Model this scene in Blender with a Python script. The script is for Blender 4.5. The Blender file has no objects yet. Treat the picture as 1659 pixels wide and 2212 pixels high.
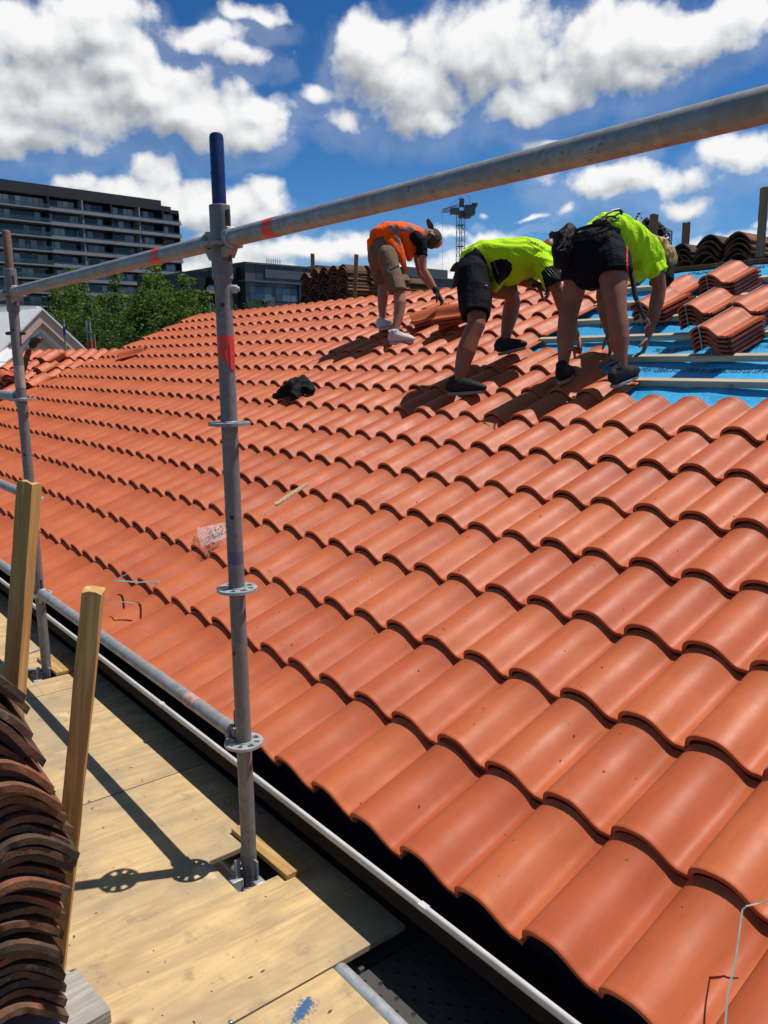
import bpy, bmesh, math, random
import numpy as np
from mathutils import Vector, Matrix, noise as mnoise
random.seed(7)
rad = math.radians
scene = bpy.context.scene
COL = scene.collection

# ---------------------------------------------------------------- camera
# world: X runs along the eave (towards the right of the photo), Y up the roof, Z up.
# z = 0 is the level of the scaffold's lowest rosette, the deck lies at z = -0.42
FPX, PITCH, ROLL, YAW = 1762.2, 0.187147, -0.0107097, 0.671118
CAM = Vector((0, 0, 1.185))
_fx = Vector((-math.cos(YAW), math.sin(YAW), 0)); _rt = Vector((math.sin(YAW), math.cos(YAW), 0)); _up = Vector((0, 0, 1))
FW = math.cos(PITCH)*_fx - math.sin(PITCH)*_up
_u = math.sin(PITCH)*_fx + math.cos(PITCH)*_up
RT = math.cos(ROLL)*_rt + math.sin(ROLL)*_u
UP = -math.sin(ROLL)*_rt + math.cos(ROLL)*_u
cd = bpy.data.cameras.new('camera'); cam = bpy.data.objects.new('camera', cd); COL.objects.link(cam)
cam.matrix_world = Matrix(((RT.x, UP.x, -FW.x, CAM.x), (RT.y, UP.y, -FW.y, CAM.y), (RT.z, UP.z, -FW.z, CAM.z), (0, 0, 0, 1)))
cd.sensor_fit = 'VERTICAL'; cd.sensor_height = 24; cd.sensor_width = 18; cd.lens = FPX/2212*24
cd.clip_start = 0.05; cd.clip_end = 5000
scene.camera = cam
scene.view_settings.view_transform = 'Standard'; scene.view_settings.look = 'None'
scene.view_settings.exposure = 0.0; scene.view_settings.gamma = 1.0
scene.cycles.max_bounces = 6; scene.cycles.diffuse_bounces = 2; scene.cycles.transparent_max_bounces = 12
scene.cycles.caustics_reflective = False; scene.cycles.caustics_refractive = False

def ray(px, py): return FW + RT*((px-829.5)/FPX) + UP*((1106-py)/FPX)
def at(px, py, dep): return CAM + ray(px, py)*dep
def on_z(px, py, z):
    r = ray(px, py); return CAM + r*((z-CAM.z)/r.z)
def on_y(px, py, y):
    r = ray(px, py); return CAM + r*((y-CAM.y)/r.y)
def px_of(p):
    d = Vector(p)-CAM; z = d.dot(FW); return (829.5+FPX*d.dot(RT)/z, 1106-FPX*d.dot(UP)/z, z)

# roof frame of the main slope
RO = Vector((-0.94987, 1.36129, -0.23083)); TW, TG, RP = 0.23077, 0.37555, rad(22.461)
RX = Vector((1, 0, 0)); RY = Vector((0, math.cos(RP), math.sin(RP))); RN = Vector((0, -math.sin(RP), math.cos(RP)))
def roof(i, c, h=0):          # i tiles to the left of the origin, c courses up the slope, h metres off it
    return RO - RX*(i*TW) + RY*(c*TG) + RN*h
def on_roof(px, py, h=0):
    r = ray(px, py); return CAM + r*((RO+RN*h-CAM).dot(RN)/r.dot(RN))
RM = Matrix(((1, 0, 0, RO.x), (0, RY.y, RN.y, RO.y), (0, RY.z, RN.z, RO.z), (0, 0, 0, 1)))

# ---------------------------------------------------------------- sun and sky
SUN = Vector((0.195, 0.395, 1.0)).normalized()
ld = bpy.data.lights.new('sun', 'SUN'); ld.energy = 5.0; ld.angle = rad(0.53); ld.color = (1.0, 0.955, 0.89)
sun = bpy.data.objects.new('sun', ld); COL.objects.link(sun)
sun.rotation_euler = (-SUN).to_track_quat('-Z', 'Y').to_euler(); sun.location = (2, 4, 30)

class NT:
    def __init__(s, tree): s.t = tree; s.n = tree.nodes; s.l = tree.links
    def new(s, ty, **kw):
        nd = s.n.new(ty)
        for k, v in kw.items(): setattr(nd, k, v)
        return nd
    def put(s, sock, v):
        if v is None: return
        if isinstance(v, bpy.types.NodeSocket): s.l.new(v, sock)
        else:
            if isinstance(v, (tuple, list)) and len(v) == 3 and sock.type == 'RGBA': v = (*v, 1)
            sock.default_value = v
    def math(s, op, a, b=None, c=None, clamp=False):
        nd = s.new('ShaderNodeMath', operation=op, use_clamp=clamp)
        s.put(nd.inputs[0], a)
        if b is not None: s.put(nd.inputs[1], b)
        if c is not None: s.put(nd.inputs[2], c)
        return nd.outputs[0]
    def vm(s, op, a, b=None, out=0):
        nd = s.new('ShaderNodeVectorMath', operation=op); s.put(nd.inputs[0], a)
        if b is not None: s.put(nd.inputs['Scale'] if op == 'SCALE' else nd.inputs[1], b)
        return nd.outputs[out]
    def noise(s, vec, scale, detail=4, rough=0.55, dist=0.0, out='Fac'):
        nd = s.new('ShaderNodeTexNoise'); s.put(nd.inputs['Vector'], vec)
        nd.inputs['Scale'].default_value = scale; nd.inputs['Detail'].default_value = detail
        nd.inputs['Roughness'].default_value = rough; nd.inputs['Distortion'].default_value = dist
        return nd.outputs[out]
    def vor(s, vec, scale, feat='F1', out='Distance', rnd=1.0):
        nd = s.new('ShaderNodeTexVoronoi', feature=feat); s.put(nd.inputs['Vector'], vec)
        nd.inputs['Scale'].default_value = scale; nd.inputs['Randomness'].default_value = rnd
        return nd.outputs[out]
    def ramp(s, fac, stops, interp='LINEAR'):
        nd = s.new('ShaderNodeValToRGB'); s.put(nd.inputs[0], fac); cr = nd.color_ramp; cr.interpolation = interp
        while len(cr.elements) < len(stops): cr.elements.new(0.5)
        for e, (p, c) in zip(cr.elements, stops):
            e.position = p; e.color = (c, c, c, 1) if isinstance(c, (int, float)) else (*c[:3], 1)
        return nd.outputs[0]
    def mr(s, v, a, b, c=0.0, d=1.0, smooth=False):
        nd = s.new('ShaderNodeMapRange'); nd.interpolation_type = 'SMOOTHSTEP' if smooth else 'LINEAR'
        for i, x in enumerate((v, a, b, c, d)): s.put(nd.inputs[i], x)
        return nd.outputs[0]
    def mix(s, f, a, b, blend='MIX'):
        nd = s.new('ShaderNodeMix', data_type='RGBA', blend_type=blend)
        s.put(nd.inputs[0], f); s.put(nd.inputs[6], a); s.put(nd.inputs[7], b); return nd.outputs[2]
    def map(s, vec, loc=(0, 0, 0), rot=(0, 0, 0), scale=(1, 1, 1)):
        nd = s.new('ShaderNodeMapping'); s.put(nd.inputs['Vector'], vec)
        nd.inputs['Location'].default_value = loc; nd.inputs['Rotation'].default_value = rot; nd.inputs['Scale'].default_value = scale
        return nd.outputs[0]
    def bump(s, h, strength=0.3, dist=0.01):
        nd = s.new('ShaderNodeBump'); s.put(nd.inputs['Height'], h)
        nd.inputs['Strength'].default_value = strength; nd.inputs['Distance'].default_value = dist
        return nd.outputs[0]

# sky: Nishita blue with cumulus clouds, both functions of the direction only
world = bpy.data.worlds.new('World'); scene.world = world; world.use_nodes = True
wt = world.node_tree; wt.nodes.clear()
az = lambda px, py: math.atan2(ray(px, py).dot(_rt), ray(px, py).dot(_fx))
def el(px, py):
    r = ray(px, py); return math.atan2(r.z, math.hypot(r.x, r.y))
CLOUDS = [ # centre x, y and radii in the units used for everything measured off the photograph
 (120,195,290,115),(330,205,200,85),(420,250,230,78),(560,275,120,50),(60,75,190,75),(250,130,120,60),(210,60,90,60),(30,270,230,62),(190,20,170,40),(560,235,130,50),
 (450,70,130,38),(520,105,100,26),(560,30,110,26),
 (800,120,115,82),(880,190,190,92),(1040,110,230,115),(1300,95,230,110),(1470,80,180,78),(1590,35,110,62),(920,262,120,38),(1120,225,110,62),(1400,170,90,45),(1190,190,120,62),
 (740,250,75,30),(690,190,50,26),
 (300,425,205,62),(470,440,165,74),(570,415,85,62),(180,395,110,36),(330,370,80,36),(560,470,110,40),
 (1370,385,215,46),(1300,410,120,36),(1600,330,120,42),(1180,312,65,20),(1330,315,90,24),(1480,430,90,28),
 (500,560,130,64),(430,610,70,80),(640,545,150,45),(760,530,100,44),(880,585,120,34),(960,600,120,60),(560,610,150,55),(760,600,100,30),
 (1060,525,95,46),(1010,560,90,50),(1120,560,80,28),(970,500,60,22),
 (1046,463,24,14),(1150,470,45,8),(1222,462,30,15),(1600,520,140,46),(1520,560,120,30),(1650,480,60,24)]
def cloud_group(name, fine):
    g = bpy.data.node_groups.new(name, 'ShaderNodeTree')
    g.interface.new_socket('Vector', in_out='INPUT', socket_type='NodeSocketVector')
    g.interface.new_socket('Density', in_out='OUTPUT', socket_type='NodeSocketFloat')
    G = NT(g); gi = G.new('NodeGroupInput').outputs[0]; go = G.new('NodeGroupOutput')
    wv = G.vm('SCALE', G.vm('SUBTRACT', G.noise(gi, 13, 3 if fine else 2, 0.5, out='Color'), (0.5, 0.5, 0.5)), 0.05)
    pos = G.vm('ADD', gi, wv); cur = None
    for (cx, cy, rx, ry) in CLOUDS:
        a, e = az(cx, cy), el(cx, cy); sx, sy = FPX*1.03/rx, FPX*1.03/ry
        pin = pos if cur is None else G.vm('ADD', pos, G.vm('SCALE', (1e-8, 1e-8, 0), cur))   # keeps the evaluation sequential
        d = G.math('SUBTRACT', 1.0, G.vm('LENGTH', G.map(pin, loc=(-a*sx, -e*sy, 0), scale=(sx, sy, 0)), out=1))
        d = G.math('MULTIPLY', d, min(1.0, 0.35+ry/110.0))
        cur = d if cur is None else G.math('SMOOTH_MAX', cur, d, 0.12)
    # elsewhere in the sky (never in this frame): a few scattered cumulus
    sep = G.new('ShaderNodeSeparateXYZ'); G.put(sep.inputs[0], gi)
    far = G.mr(G.math('MAXIMUM', G.math('SUBTRACT', G.math('ABSOLUTE', sep.outputs[0]), 0.52), G.math('SUBTRACT', sep.outputs[1], 0.40)), 0.0, 0.06, smooth=True)
    gen = G.math('MULTIPLY_ADD', G.noise(gi, 2.6, 2, 0.5), 3.2, -2.05)
    cur = G.math('MAXIMUM', cur, G.math('ADD', gen, G.math('MULTIPLY_ADD', far, 3.0, -3.0)))
    tot = G.math('MULTIPLY_ADD', G.math('SUBTRACT', G.noise(gi, 20, 8 if fine else 3, 0.60), 0.5), 1.05, cur)
    tot = G.math('MULTIPLY_ADD', G.math('SUBTRACT', 0.42, G.vor(G.vm('ADD', gi, G.vm('SCALE', wv, 0.8)), 17)), 0.38, tot)
    if fine: tot = G.math('MULTIPLY_ADD', G.math('SUBTRACT', 0.42, G.vor(G.vm('ADD', gi, wv), 44)), 0.22, tot)
    G.put(go.inputs[0], tot); return g
cg_fine, cg_coarse = cloud_group('cloud_density', True), cloud_group('cloud_density_coarse', False)
W = NT(wt)
dirv = W.new('ShaderNodeTexCoord').outputs['Generated']
rr = W.vm('DOT_PRODUCT', dirv, tuple(_rt), out=1); ff = W.vm('DOT_PRODUCT', dirv, tuple(_fx), out=1)
sz = W.new('ShaderNodeSeparateXYZ'); W.put(sz.inputs[0], dirv)
azn = W.math('ARCTAN2', rr, ff); eln = W.math('ARCSINE', sz.outputs[2])
cmb = W.new('ShaderNodeCombineXYZ'); W.put(cmb.inputs[0], azn); W.put(cmb.inputs[1], eln); cv = cmb.outputs[0]
def dens(off, prev=None, g=None):
    nd = W.new('ShaderNodeGroup'); nd.node_tree = g or cg_fine
    src = W.vm('ADD', cv, off) if off else cv
    if prev is not None: src = W.vm('ADD', src, W.vm('SCALE', (1e-8, 1e-8, 0), prev))
    W.put(nd.inputs[0], src); return nd.outputs[0]
d0 = dens(None); d1 = dens((0.006, 0.013, 0), d0); d2 = dens((0.014, 0.042, 0), d1, cg_coarse)
alpha = W.mr(d0, 0.02, 0.42, smooth=True)
veil = W.math('MULTIPLY', W.mr(d1, -0.30, 0.20, smooth=True), 0.17)
lit = W.math('MULTIPLY_ADD', W.math('SUBTRACT', d0, d1), 0.66, 0.66)
lit = W.math('MULTIPLY_ADD', W.math('SUBTRACT', d0, d2), 0.34, lit)
lit = W.math('MULTIPLY_ADD', W.mr(d2, 0.1, 0.9), -0.20, lit)
lit = W.math('MULTIPLY_ADD', W.math('SUBTRACT', 1.0, alpha), 0.25, lit, clamp=True)
ccol = W.ramp(lit, [(0.0, (0.32, 0.345, 0.38)), (0.28, (0.44, 0.465, 0.50)), (0.52, (0.62, 0.64, 0.665)), (0.76, (0.80, 0.81, 0.82)), (1.0, (0.94, 0.94, 0.94))])
sky = W.new('ShaderNodeTexSky'); sky.sky_type = 'NISHITA'; sky.sun_disc = False
sky.sun_elevation = math.asin(SUN.z); sky.sun_rotation = math.atan2(SUN.x, SUN.y)
sky.altitude = 50; sky.air_density = 1.0; sky.dust_density = 0.2; sky.ozone_density = 3.0
hs = W.new('ShaderNodeHueSaturation'); W.put(hs.inputs['Color'], sky.outputs[0])
high = W.mr(eln, 0.42, 0.80, smooth=True)      # unseen sky overhead is greyed and dimmed to make the shade less blue
W.put(hs.inputs['Saturation'], W.mr(high, 0, 1, 1.30, 0.35)); W.put(hs.inputs['Value'], W.mr(high, 0, 1, W.mr(eln, 0.02, 0.36, 0.86, 0.64), 0.48))
SKYS = 0.11
bg1 = W.new('ShaderNodeBackground'); W.put(bg1.inputs[0], W.mix(1.0, hs.outputs[0], (0.60, 0.86, 1.12), 'MULTIPLY')); bg1.inputs[1].default_value = SKYS
bg2 = W.new('ShaderNodeBackground'); W.put(bg2.inputs[0], ccol); bg2.inputs[1].default_value = 1.0
ms = W.new('ShaderNodeMixShader'); W.put(ms.inputs[0], W.math('MAXIMUM', alpha, veil)); W.l.new(bg1.outputs[0], ms.inputs[1]); W.l.new(bg2.outputs[0], ms.inputs[2])
wo = W.new('ShaderNodeOutputWorld'); W.l.new(ms.outputs[0], wo.inputs[0])
world.cycles.sampling_method = 'MANUAL'; world.cycles.sample_map_resolution = 512

# ---------------------------------------------------------------- materials
MATS = {}
def newmat(name):
    m = bpy.data.materials.new(name); m.use_nodes = True; t = NT(m.node_tree); t.n.clear()
    b = t.new('ShaderNodeBsdfPrincipled'); o = t.new('ShaderNodeOutputMaterial'); t.l.new(b.outputs[0], o.inputs[0])
    MATS[name] = m
    return m, t, b
def pm(name, c1, c2=None, rough=0.6, metal=0.0, vs=8.0, bump=0.0, bs=60.0, bd=0.003, spec=0.5, stretch=None, rvar=0.0, spots=None, island=0.0, detail=5):
    """plain material with two-tone noise, optional grain stretch, spots, bump and per-piece variation"""
    m, t, b = newmat(name)
    oc = t.new('ShaderNodeTexCoord').outputs['Object']
    v = t.map(oc, scale=stretch) if stretch else oc
    col = c1
    if c2 is not None:
        f = t.ramp(t.noise(v, vs, detail, 0.6), [(0.3, 0.0), (0.7, 1.0)]); col = t.mix(f, c1, c2)
    if spots:
        sc, thr, sp = spots
        col = t.mix(t.mr(t.noise(oc, sc, 4, 0.7), thr, thr+0.06), col, sp)
    if island:
        r = t.new('ShaderNodeNewGeometry').outputs['Random Per Island']
        k = t.mr(r, 0, 1, 1-island, 1+island); cb = t.new('ShaderNodeCombineXYZ')
        for i in range(3): t.put(cb.inputs[i], k)
        col = t.mix(1.0, col, cb.outputs[0], 'MULTIPLY')
    t.put(b.inputs['Base Color'], col)
    if rvar: t.put(b.inputs['Roughness'], t.mr(t.noise(v, vs*2.3, 4), 0.3, 0.7, rough-rvar, rough+rvar))
    else: b.inputs['Roughness'].default_value = rough
    b.inputs['Metallic'].default_value = metal; b.inputs['Specular IOR Level'].default_value = spec
    if bump: t.put(b.inputs['Normal'], t.bump(t.noise(v, bs, 5, 0.6), bump, bd))
    return m

def terracotta(name, ca, cb, dust, old=False):
    m, t, b = newmat(name)
    oc = t.new('ShaderNodeTexCoord').outputs['Object']; geo = t.new('ShaderNodeNewGeometry')
    r = geo.outputs['Random Per Island']
    cbn = t.new('ShaderNodeCombineXYZ'); t.put(cbn.inputs[0], t.math('MULTIPLY', r, 37.0)); t.put(cbn.inputs[1], t.math('MULTIPLY', r, 91.0))
    v = t.vm('ADD', oc, cbn.outputs[0])
    soft = t.map(v, scale=(1, 0.45, 1))
    f1 = t.mr(t.math('ADD', t.noise(soft, 6.5, 4, 0.55), t.mr(r, 0, 1, -0.22, 0.22)), 0.35, 0.68)
    col = t.mix(f1, ca, cb)
    streak = t.noise(t.map(v, scale=(14, 1.6, 14)), 3.0, 4, 0.6)
    col = t.mix(t.mr(streak, 0.50, 0.78, 0, 0.45), col, tuple(x*0.74 for x in cb))
    d = t.math('MULTIPLY', t.mr(t.noise(v, 9.0, 6, 0.68), 0.54, 0.84), t.mr(t.noise(oc, 0.9, 3), 0.40, 0.68, 0.12, 0.80))
    col = t.mix(d, col, dust)
    col = t.mix(t.mr(t.noise(v, 190, 4, 0.75), 0.35, 0.75, 0.0, 0.22), col, tuple(x*0.62 for x in cb))
    hv = t.mr(t.vor(v, 95), 0.0, 0.11, 1.0, 0.0); pick = t.mr(t.noise(v, 16, 1), 0.58, 0.62)
    col = t.mix(t.math('MULTIPLY', hv, pick), col, tuple(min(1, x*2.1+.05) for x in ca))
    dk = t.math('MULTIPLY', t.mr(t.vor(t.vm('ADD', v, (5, 3, 1)), 60), 0.0, 0.09, 1.0, 0.0), t.mr(t.noise(v, 7, 2), 0.60, 0.64))
    col = t.mix(t.math('MULTIPLY', dk, 0.8), col, (0.05, 0.03, 0.02))
    t.put(b.inputs['Base Color'], col)
    t.put(b.inputs['Roughness'], t.mr(t.noise(v, 5, 6, 0.7), 0.3, 0.7, 0.47 if not old else 0.8, 0.64 if not old else 0.95))
    b.inputs['Specular IOR Level'].default_value = 0.36 if not old else 0.25
    hgt = t.math('MULTIPLY_ADD', t.noise(v, 420, 3, 0.6), 0.07, t.noise(t.map(v, scale=(1, 0.7, 1)), 8, 2))
    t.put(b.inputs['Normal'], t.bump(hgt, 0.40, 0.008))
    return m
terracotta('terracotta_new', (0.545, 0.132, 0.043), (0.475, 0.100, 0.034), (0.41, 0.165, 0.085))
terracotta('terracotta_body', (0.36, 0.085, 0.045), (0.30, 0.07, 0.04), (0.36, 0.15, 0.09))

def old_clay():
    m, t, b = newmat('clay_weathered')
    oi = t.new('ShaderNodeObjectInfo').outputs['Random']
    oc = t.new('ShaderNodeTexCoord').outputs['Object']
    cbn = t.new('ShaderNodeCombineXYZ'); t.put(cbn.inputs[0], t.math('MULTIPLY', oi, 53.0)); t.put(cbn.inputs[2], t.math('MULTIPLY', oi, 17.0))
    v = t.vm('ADD', oc, cbn.outputs[0])
    f = t.math('ADD', t.noise(v, 7, 6, 0.68), t.mr(oi, 0, 1, -0.16, 0.16))
    col = t.ramp(f, [(0.28, (0.27, 0.095, 0.050)), (0.40, (0.165, 0.078, 0.046)), (0.52, (0.105, 0.062, 0.042)), (0.68, (0.055, 0.042, 0.034))])
    li = t.math('MULTIPLY', t.mr(t.noise(v, 26, 5, 0.7), 0.56, 0.66), t.mr(t.noise(v, 5, 2), 0.45, 0.62))
    col = t.mix(t.math('MULTIPLY', li, 0.8), col, (0.27, 0.26, 0.18))
    col = t.mix(t.mr(t.noise(v, 90, 4, 0.7), 0.60, 0.68, 0, 0.7), col, (0.03, 0.028, 0.025))
    t.put(b.inputs['Base Color'], col); b.inputs['Roughness'].default_value = 0.92; b.inputs['Specular IOR Level'].default_value = 0.2
    t.put(b.inputs['Normal'], t.bump(t.math('MULTIPLY_ADD', t.noise(v, 160, 5, 0.7), 0.5, t.noise(v, 34, 4)), 0.7, 0.006))
old_clay()

def timber(name, c1, c2, c3, knots=True, axis=2, ringscale=26.0, rough=0.75, bump=0.35):
    """sawn timber, the grain runs along the object's axis"""
    m, t, b = newmat(name)
    oc = t.new('ShaderNodeTexCoord').outputs['Object']
    oi = t.new('ShaderNodeObjectInfo').outputs['Random']
    cbn = t.new('ShaderNodeCombineXYZ'); t.put(cbn.inputs[0], t.math('MULTIPLY', oi, 31.0)); t.put(cbn.inputs[1], t.math('MULTIPLY', oi, 77.0))
    v0 = t.vm('ADD', oc, cbn.outputs[0])
    sc = [ringscale]*3; sc[axis] = ringscale*0.055
    g1 = t.noise(t.map(v0, scale=tuple(sc)), 1.0, 5, 0.6, dist=0.6)
    sc2 = [x*5 for x in sc]; g2 = t.noise(t.map(v0, scale=tuple(sc2)), 1.0, 4, 0.6)
    col = t.ramp(g1, [(0.32, c1), (0.50, c2), (0.66, c3)])
    col = t.mix(t.mr(g2, 0.55, 0.75, 0, 0.45), col, tuple(x*0.55 for x in c2))
    if knots:
        kv = t.vor(t.map(v0, scale=tuple(9 if i != axis else 4.5 for i in range(3))), 1.0)
        col = t.mix(t.mr(kv, 0.02, 0.13, 0.85, 0.0), col, tuple(x*0.33 for x in c2))
    dirt = t.mr(t.noise(v0, 6, 6, 0.7), 0.50, 0.78, 0, 0.55)
    col = t.mix(dirt, col, tuple(x*0.5+0.02 for x in c1))
    t.put(b.inputs['Base Color'], col); b.inputs['Roughness'].default_value = rough; b.inputs['Specular IOR Level'].default_value = 0.25
    t.put(b.inputs['Normal'], t.bump(t.math('ADD', g1, t.math('MULTIPLY', g2, 0.6)), bump, 0.004))
    return m
timber('stake_timber', (0.58, 0.35, 0.125), (0.46, 0.255, 0.085), (0.66, 0.44, 0.19))
timber('pale_timber', (0.52, 0.38, 0.20), (0.42, 0.30, 0.15), (0.60, 0.46, 0.27))
timber('batten_timber', (0.62, 0.50, 0.34), (0.50, 0.39, 0.26), (0.70, 0.59, 0.44), axis=0, knots=True)
timber('offcut_timber', (0.47, 0.29, 0.105), (0.36, 0.21, 0.075), (0.54, 0.36, 0.15), axis=0)
timber('grey_timber', (0.40, 0.37, 0.33), (0.31, 0.285, 0.25), (0.48, 0.45, 0.41), axis=1, ringscale=34, knots=False, rough=0.95, bump=0.8)
timber('ridge_stake_timber', (0.30, 0.19, 0.09), (0.22, 0.135, 0.07), (0.36, 0.25, 0.13))

def plywood():
    m, t, b = newmat('plywood')
    oc = t.new('ShaderNodeTexCoord').outputs['Object']
    oi = t.new('ShaderNodeObjectInfo').outputs['Random']
    cbn = t.new('ShaderNodeCombineXYZ'); t.put(cbn.inputs[0], t.math('MULTIPLY', oi, 13.0)); t.put(cbn.inputs[1], t.math('MULTIPLY', oi, 29.0))
    v = t.vm('ADD', oc, cbn.outputs[0])
    fine = t.map(v, scale=(34, 2.0, 1)); g1 = t.noise(fine, 1.0, 6, 0.66, dist=0.5)
    broad = t.map(v, scale=(7.0, 1.1, 1)); g2 = t.noise(broad, 1.0, 5, 0.6, dist=1.8)
    figure = t.math('FRACT', t.math('MULTIPLY', t.noise(t.map(v, scale=(3.4, 0.8, 1)), 1.0, 2, 0.45), 9.0))
    col = t.ramp(g2, [(0.30, (0.68, 0.48, 0.235)), (0.46, (0.61, 0.425, 0.205)), (0.62, (0.47, 0.33, 0.17))])
    col = t.mix(t.mr(t.math('ABSOLUTE', t.math('SUBTRACT', figure, 0.5)), 0.30, 0.5, 0.0, 0.40), col, (0.40, 0.26, 0.12))
    col = t.mix(t.mr(g1, 0.52, 0.68, 0, 0.55), col, (0.29, 0.18, 0.095))
    col = t.mix(t.mr(t.noise(v, 2.6, 6, 0.62), 0.40, 0.64, 0.0, 0.85), col, (0.35, 0.265, 0.165))    # foot dirt
    col = t.mix(t.mr(t.noise(v, 11, 7, 0.72), 0.56, 0.70, 0.0, 0.6), col, (0.22, 0.165, 0.11))
    col = t.mix(t.mr(t.noise(t.map(v, scale=(1, 1.7, 1)), 4.3, 3, 0.5), 0.66, 0.70, 0, 0.45), col, (0.76, 0.62, 0.36))
    kn = t.vor(t.map(v, scale=(3.4, 1.9, 1)), 1.0)
    kp = t.mr(kn, 0.025, 0.075, 0.8, 0.0); col = t.mix(kp, col, (0.20, 0.10, 0.045))
    col = t.mix(t.mr(t.vor(v, 24), 0.03, 0.075, 0.75, 0.0), col, (0.12, 0.07, 0.04))
    t.put(b.inputs['Base Color'], col); t.put(b.inputs['Roughness'], t.mr(g1, 0.3, 0.7, 0.55, 0.8)); b.inputs['Specular IOR Level'].default_value = 0.3
    t.put(b.inputs['Normal'], t.bump(t.math('ADD', g1, t.math('MULTIPLY', g2, 0.5)), 0.35, 0.003))
plywood()
def plyedge():
    m, t, b = newmat('plywood_edge')
    oc = t.new('ShaderNodeTexCoord').outputs['Object']
    s = t.new('ShaderNodeSeparateXYZ'); t.put(s.inputs[0], oc)
    fr = t.math('FRACT', t.math('MULTIPLY', s.outputs[2], 210.0))
    col = t.mix(t.mr(fr, 0.45, 0.55), (0.50, 0.36, 0.20), (0.20, 0.12, 0.07))
    col = t.mix(t.mr(t.noise(oc, 30, 4), 0.45, 0.7, 0, 0.6), col, (0.16, 0.10, 0.06))
    t.put(b.inputs['Base Color'], col); b.inputs['Roughness'].default_value = 0.85
plyedge()

def galv(name, c1, c2, dirt, rough=0.42, metal=0.75):
    m, t, b = newmat(name)
    oc = t.new('ShaderNodeTexCoord').outputs['Object']
    f = t.vor(oc, 60, out='Color'); bw = t.new('ShaderNodeRGBToBW'); t.put(bw.inputs[0], f)
    col = t.mix(bw.outputs[0], c1, c2)
    col = t.mix(t.mr(t.noise(oc, 5.5, 6, 0.66), 0.45, 0.72, 0, 0.75), col, dirt)
    st = t.noise(t.map(oc, scale=(90, 90, 5)), 1.0, 4, 0.6); col = t.mix(t.mr(st, 0.60, 0.72, 0, 0.4), col, tuple(x*0.5 for x in dirt))
    col = t.mix(t.mr(t.noise(oc, 70, 3, 0.6), 0.66, 0.70, 0, 0.6), col, (0.06, 0.05, 0.045))
    t.put(b.inputs['Base Color'], col)
    t.put(b.inputs['Roughness'], t.mr(t.noise(oc, 24, 5, 0.6), 0.3, 0.7, rough-0.08, rough+0.22))
    t.put(b.inputs['Metallic'], t.mr(t.noise(oc, 5.5, 6, 0.66), 0.42, 0.7, metal, metal*0.45))
    t.put(b.inputs['Normal'], t.bump(t.noise(oc, 110, 4, 0.6), 0.18, 0.0012))
galv('galvanised_pipe', (0.38, 0.375, 0.37), (0.27, 0.27, 0.27), (0.24, 0.205, 0.185), 0.50, 0.45)
galv('standard_pipe', (0.255, 0.235, 0.23), (0.185, 0.17, 0.165), (0.17, 0.135, 0.12), 0.55, 0.35)
galv('bright_galvanised', (0.50, 0.53, 0.54), (0.38, 0.41, 0.42), (0.36, 0.36, 0.36), 0.42, 0.55)
galv('scuffed_pipe', (0.10, 0.11, 0.20), (0.13, 0.13, 0.18), (0.20, 0.17, 0.17), 0.55, 0.3)
galv('rusty_pipe', (0.26, 0.14, 0.10), (0.20, 0.12, 0.10), (0.15, 0.08, 0.06), 0.7, 0.25)
galv('blue_painted_pipe', (0.008, 0.028, 0.15), (0.007, 0.022, 0.11), (0.012, 0.045, 0.08), 0.36, 0.1)
pm('dark_steel', (0.045, 0.043, 0.042), (0.075, 0.070, 0.065), 0.6, 0.3, vs=12, bump=0.2)
pm('deck_steel', (0.075, 0.066, 0.060), (0.05, 0.044, 0.04), 0.75, 0.1, vs=9, bump=0.2)
pm('red_tape', (0.85, 0.060, 0.040), (0.72, 0.04, 0.030), 0.45, vs=30, bump=0.5, bs=70, bd=0.002)
pm('faded_label', (0.50, 0.42, 0.33), (0.33, 0.25, 0.19), 0.7, vs=45, detail=8)
pm('faded_red_label', (0.55, 0.42, 0.38), (0.40, 0.13, 0.10), 0.6, vs=50, detail=8)
pm('gutter_white', (0.62, 0.61, 0.60), (0.48, 0.46, 0.44), 0.38, vs=14, bump=0.1, spots=(60, 0.66, (0.35, 0.3, 0.26)))
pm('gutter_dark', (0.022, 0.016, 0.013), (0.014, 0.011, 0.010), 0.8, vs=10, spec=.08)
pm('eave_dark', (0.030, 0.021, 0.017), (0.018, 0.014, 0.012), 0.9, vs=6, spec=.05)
pm('wall_brick', (0.30, 0.17, 0.12), (0.22, 0.13, 0.10), 0.9, vs=3, bump=0.3)
pm('white_paint', (0.78, 0.78, 0.76), (0.68, 0.67, 0.65), 0.6, vs=3, bump=0.15, bs=20)
pm('white_render', (0.70, 0.70, 0.68), (0.60, 0.60, 0.585), 0.8, vs=2.0, bump=0.4, bs=9)
pm('pink_render', (0.70, 0.44, 0.35), (0.60, 0.36, 0.28), 0.8, vs=3, bump=0.3, bs=14)
pm('beige_render', (0.74, 0.55, 0.43), (0.64, 0.46, 0.36), 0.85, vs=2.5, bump=0.2)
pm('black_plastic', (0.015, 0.015, 0.016), (0.03, 0.03, 0.03), 0.42, vs=20)
pm('ground_earth', (0.16, 0.145, 0.12), (0.10, 0.10, 0.075), 0.95, vs=0.3)
pm('asphalt', (0.05, 0.05, 0.05), (0.07, 0.068, 0.065), 0.9, vs=1)
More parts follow.
